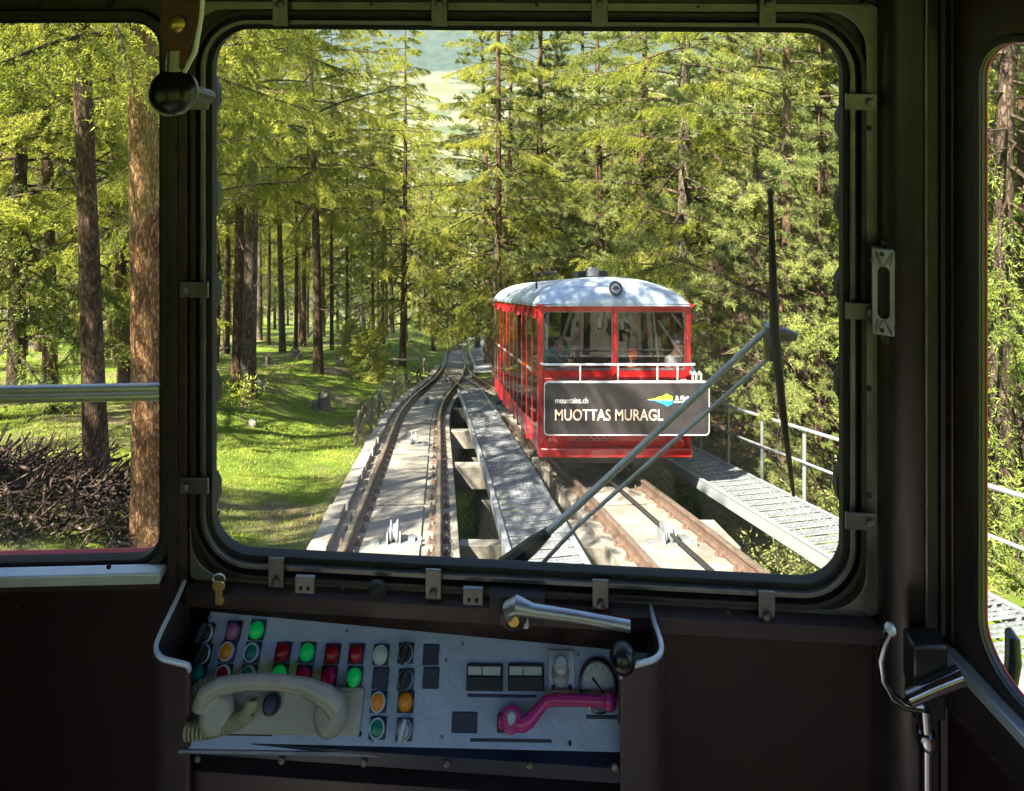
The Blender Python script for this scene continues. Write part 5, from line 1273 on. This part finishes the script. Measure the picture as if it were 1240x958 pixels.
# ---------------------------------------------------------------- small things on the meadow
def stump(px, py, w, h, lab, m='weathered_wood', name='tree_stump'):
    Y = 5.0
    while Y < 150 and -(py-HY)/F*Y > ground((px-CX)/F*Y, Y): Y += .05
    x = (px-CX)/F*Y; t = empty(name, (x, Y, ground(x, Y)), lab, 'stump' if name == 'tree_stump' else 'rock'); r = w/F*Y/2; hh = h/F*Y
    n = 12; rg = random.Random(px); mb = MB(); vs = []
    if name == 'tree_stump':
        for z, q in ((-.1, 1.5), (.0, 1.3), (hh*.35, 1.02), (hh*.95, .9), (hh, .85)):
            for j in range(n): a = 2*math.pi*j/n; k = r*q*(1+rg.uniform(-.12, .12)); vs.append((k*math.cos(a), k*math.sin(a), z + (rg.uniform(-.3, .1)*hh if z == hh else 0)))
        mb.add(vs, [(i*n+j, i*n+(j+1) % n, (i+1)*n+(j+1) % n, (i+1)*n+j) for i in range(4) for j in range(n)] + [tuple(4*n+j for j in range(n))])
    else:
        mb.sphere((0, 0, hh*.25), 1, 12, (r, r*.8, hh*.7)); mb.v = [tuple(c*(1+.25*noise.noise((v_[0]*5+px, v_[1]*5, v_[2]*5))) for c in v_) for v_ in mb.v]
    child(mb.mesh('wood' if name == 'tree_stump' else 'stone', m), 'stump_wood' if name == 'tree_stump' else 'stone', t)
for a in ((323, 442, 7, 12, 'thin weathered stump behind the pale rocks'), (357, 432, 12, 8, 'pale low stump between the two larches'), (412, 443, 10, 9, 'small pale stump right of the reddish larch'),
          (391, 497, 16, 20, 'broken grey stump on the sunlit grass in front of the reddish larch'), (298, 435, 8, 12, 'short stump beside the nearest grey larch trunk'), (381, 496, 7, 10, 'root piece leaning against the broken grey stump')): stump(*a)
for a in ((313, 468, 16, 7, 'pale flat rock right of the nearest grey larch'), (305, 516, 14, 8, 'brownish stone in the grass shadow below the nearest larch')): stump(*a, m='rock', name='rock')

# wooden fence along the track
fn = empty('wooden_fence', (xl(16)-1.6, 16, ground(xl(16)-1.6, 16)), 'weathered rustic wooden fence of split posts along the left of the track', 'fence')
rg = random.Random(5); prev = None
for y in (13.6, 15.0, 16.6, 18.3, 20.3, 22.8, 25.8, 29.5):
    off = 1.12 + rg.uniform(-.05, .1); x = xl(y) - off; z = ground(x, y); hgt = rg.uniform(.58, .72)
    mb = MB(); mb.tube([(x, y, z-.2), (x+rg.uniform(-.05, .05), y, z+hgt*.6), (x+rg.uniform(-.08, .08), y, z+hgt)], [.045, .04, .034], 7); mb.build('post', 'weathered_wood', fn)
    mb = MB(); mb.tube([(x+.22, y+.1, z-.1), (x+.03, y+.02, z+hgt*.85)], [.028, .022], 6); mb.build('brace', 'weathered_wood', fn)
    if prev:
        for hh in (.55, .28):
            mb = MB(); p, q = Vector(prev), Vector((x, y, z)); mid = p.lerp(q, .5); mb.tube([p+Vector((0, -.1, hh)), mid+Vector((rg.uniform(-.05, .05), 0, hh+rg.uniform(-.06, .04))), q+Vector((0, .1, hh))], [.024, .022, .018], 6); mb.build('rail', 'weathered_wood', fn)
    prev = (x, y, z)
mb = MB(); x, y = xl(26)-2.0, 26; z = ground(x, y)+.8; mb.tube([(x-.2, y, z), (x+.4, y, z-.03), (x+.9, y+.1, z-.08)], [.04, .035, .03], 6); mb.build('rail', 'weathered_wood', fn)

# brush pile in the left window
rng2 = np.random.default_rng(21); fo = Foliage()
cx_, cy_ = (60-CX)/F*7.0, 7.0
for i in range(900):
    a = rng2.uniform(0, 6.28); rr_ = 1.35*math.sqrt(rng2.random()); x = cx_ - .2 + rr_*math.cos(a)*1.15; y = cy_ + rr_*math.sin(a)*.8
    top = .34*(1-(rr_/1.45)**2); z = ground(x, y) + rng2.uniform(0, max(.06, top)); d = rng2.normal(size=3)*[1, 1, .35]; d = d/np.linalg.norm(d); L = rng2.uniform(.25, .95)
    p = np.array([x, y, z]); fo.wood(np.array([p-d*L*.5, p+rng2.normal(size=3)*.05, p+d*L*.5]), rng2.uniform(.005, .024), .004)
wv = np.concatenate(fo.wv); me = fast_mesh('brush_pile', wv, np.asarray(fo.wt), ['bark_dark']); bpile = bpy.data.objects.new('brush_pile', me); COL.objects.link(bpile)
tag(bpile, 'heap of dead brown branches and twigs in the left window', 'brush pile', kind='stuff')
# sapling with bare sticks
sp = empty('sapling', (-6.0, 15, ground(-6.0, 15)), 'small leafy sapling in front of the nearest grey larch trunk', 'sapling')
mb = MB(); P_ = [pt(290, 522, 13.6), pt(291, 500, 13.6), pt(294, 470, 13.6)]; P_[0].z -= .1; mb.tube(P_, [.014, .01, .005], 6)
for k in range(9): o = P_[1].lerp(P_[2], rng.random()); mb.tube([o, o+Vector((rng.uniform(-.35, .35), rng.uniform(-.2, .2), rng.uniform(-.05, .2)))], [.005, .002], 4)
mb.build('stem', 'dead_wood', sp)
fo = Foliage(); n = 260; Pn = np.array([tuple(P_[2])]) + rng2.normal(size=(n, 3))*[.2, .15, .12]; fo.leaves(Pn, rng2.normal(size=(n, 3)), rng2.uniform(.05, .1, n), rng2.uniform(.02, .03, n))
o = bpy.data.objects.new('leaves', fo.mesh('leaves', 'larch_leaf', 'dead_wood', rng2)); COL.objects.link(o); adopt(o, sp)

# grass: short blades on the near meadow, thinner further away
def grass():
    r = np.random.default_rng(31); fo = Foliage(); N = 150000; P = []
    Y = 5.5 + 26*r.random(N)**1.7; px = r.uniform(-40, 560, N); X = (px-CX)/F*Y
    Pn = np.empty((0, 3)); out = []
    for x, y in zip(X, Y):
        if x < xl(y)-.98:
            if noise.noise((x*.9, y*.9, 3)) > -.28: out.append((x, y, ground(x, y)-.01))
    Pn = np.array(out); n = len(Pn); D = r.normal(size=(n, 3))*[.55, .55, .12] + [0, 0, .55]
    s = .55 + .45*np.minimum(1, Pn[:, 1]/14)
    fo.leaves(Pn, D, r.uniform(.03, .085, n)*s, r.uniform(.008, .016, n)*s*(.6 + Pn[:, 1]/18))
    o = bpy.data.objects.new('grass', fo.mesh('grass', 'grass_leaf', 'dead_wood', r)); COL.objects.link(o); tag(o, 'short bright green grass covering the meadow beside the track', 'grass', kind='stuff')
grass()
# scrub in the dark gap under the bridge and beyond the walkway
def scrub():
    r = np.random.default_rng(41); fo = Foliage()
    for i in range(420):
        y = r.uniform(5.5, 20); x = xl(y) + r.uniform(3.8, 9.5) if r.random() < .75 else xl(y) + r.uniform(1, 5.5)
        b = np.array([x, y, ground(x, y)]); m = 5
        for k in range(m):
            d = r.normal(size=3)*[.5, .5, .2] + [0, 0, .6]; d /= np.linalg.norm(d); L = r.uniform(.2, .55 if x < xl(y)+5.5 else .95); q = np.linspace(0, 1, 3)[:, None]
            fo.wood(b + d*L*q, .006, .002); n = 34; t = r.random((n, 1)); fo.leaves(b + d*L*t + r.normal(size=(n, 3))*.06, r.normal(size=(n, 3)), r.uniform(.04, .09, n), r.uniform(.02, .04, n))
    o = bpy.data.objects.new('undergrowth', fo.mesh('undergrowth', 'pine_leaf', 'dead_wood', r)); COL.objects.link(o); tag(o, 'low scrub and twigs growing under and beside the right hand walkway', 'undergrowth', kind='stuff')
scrub()
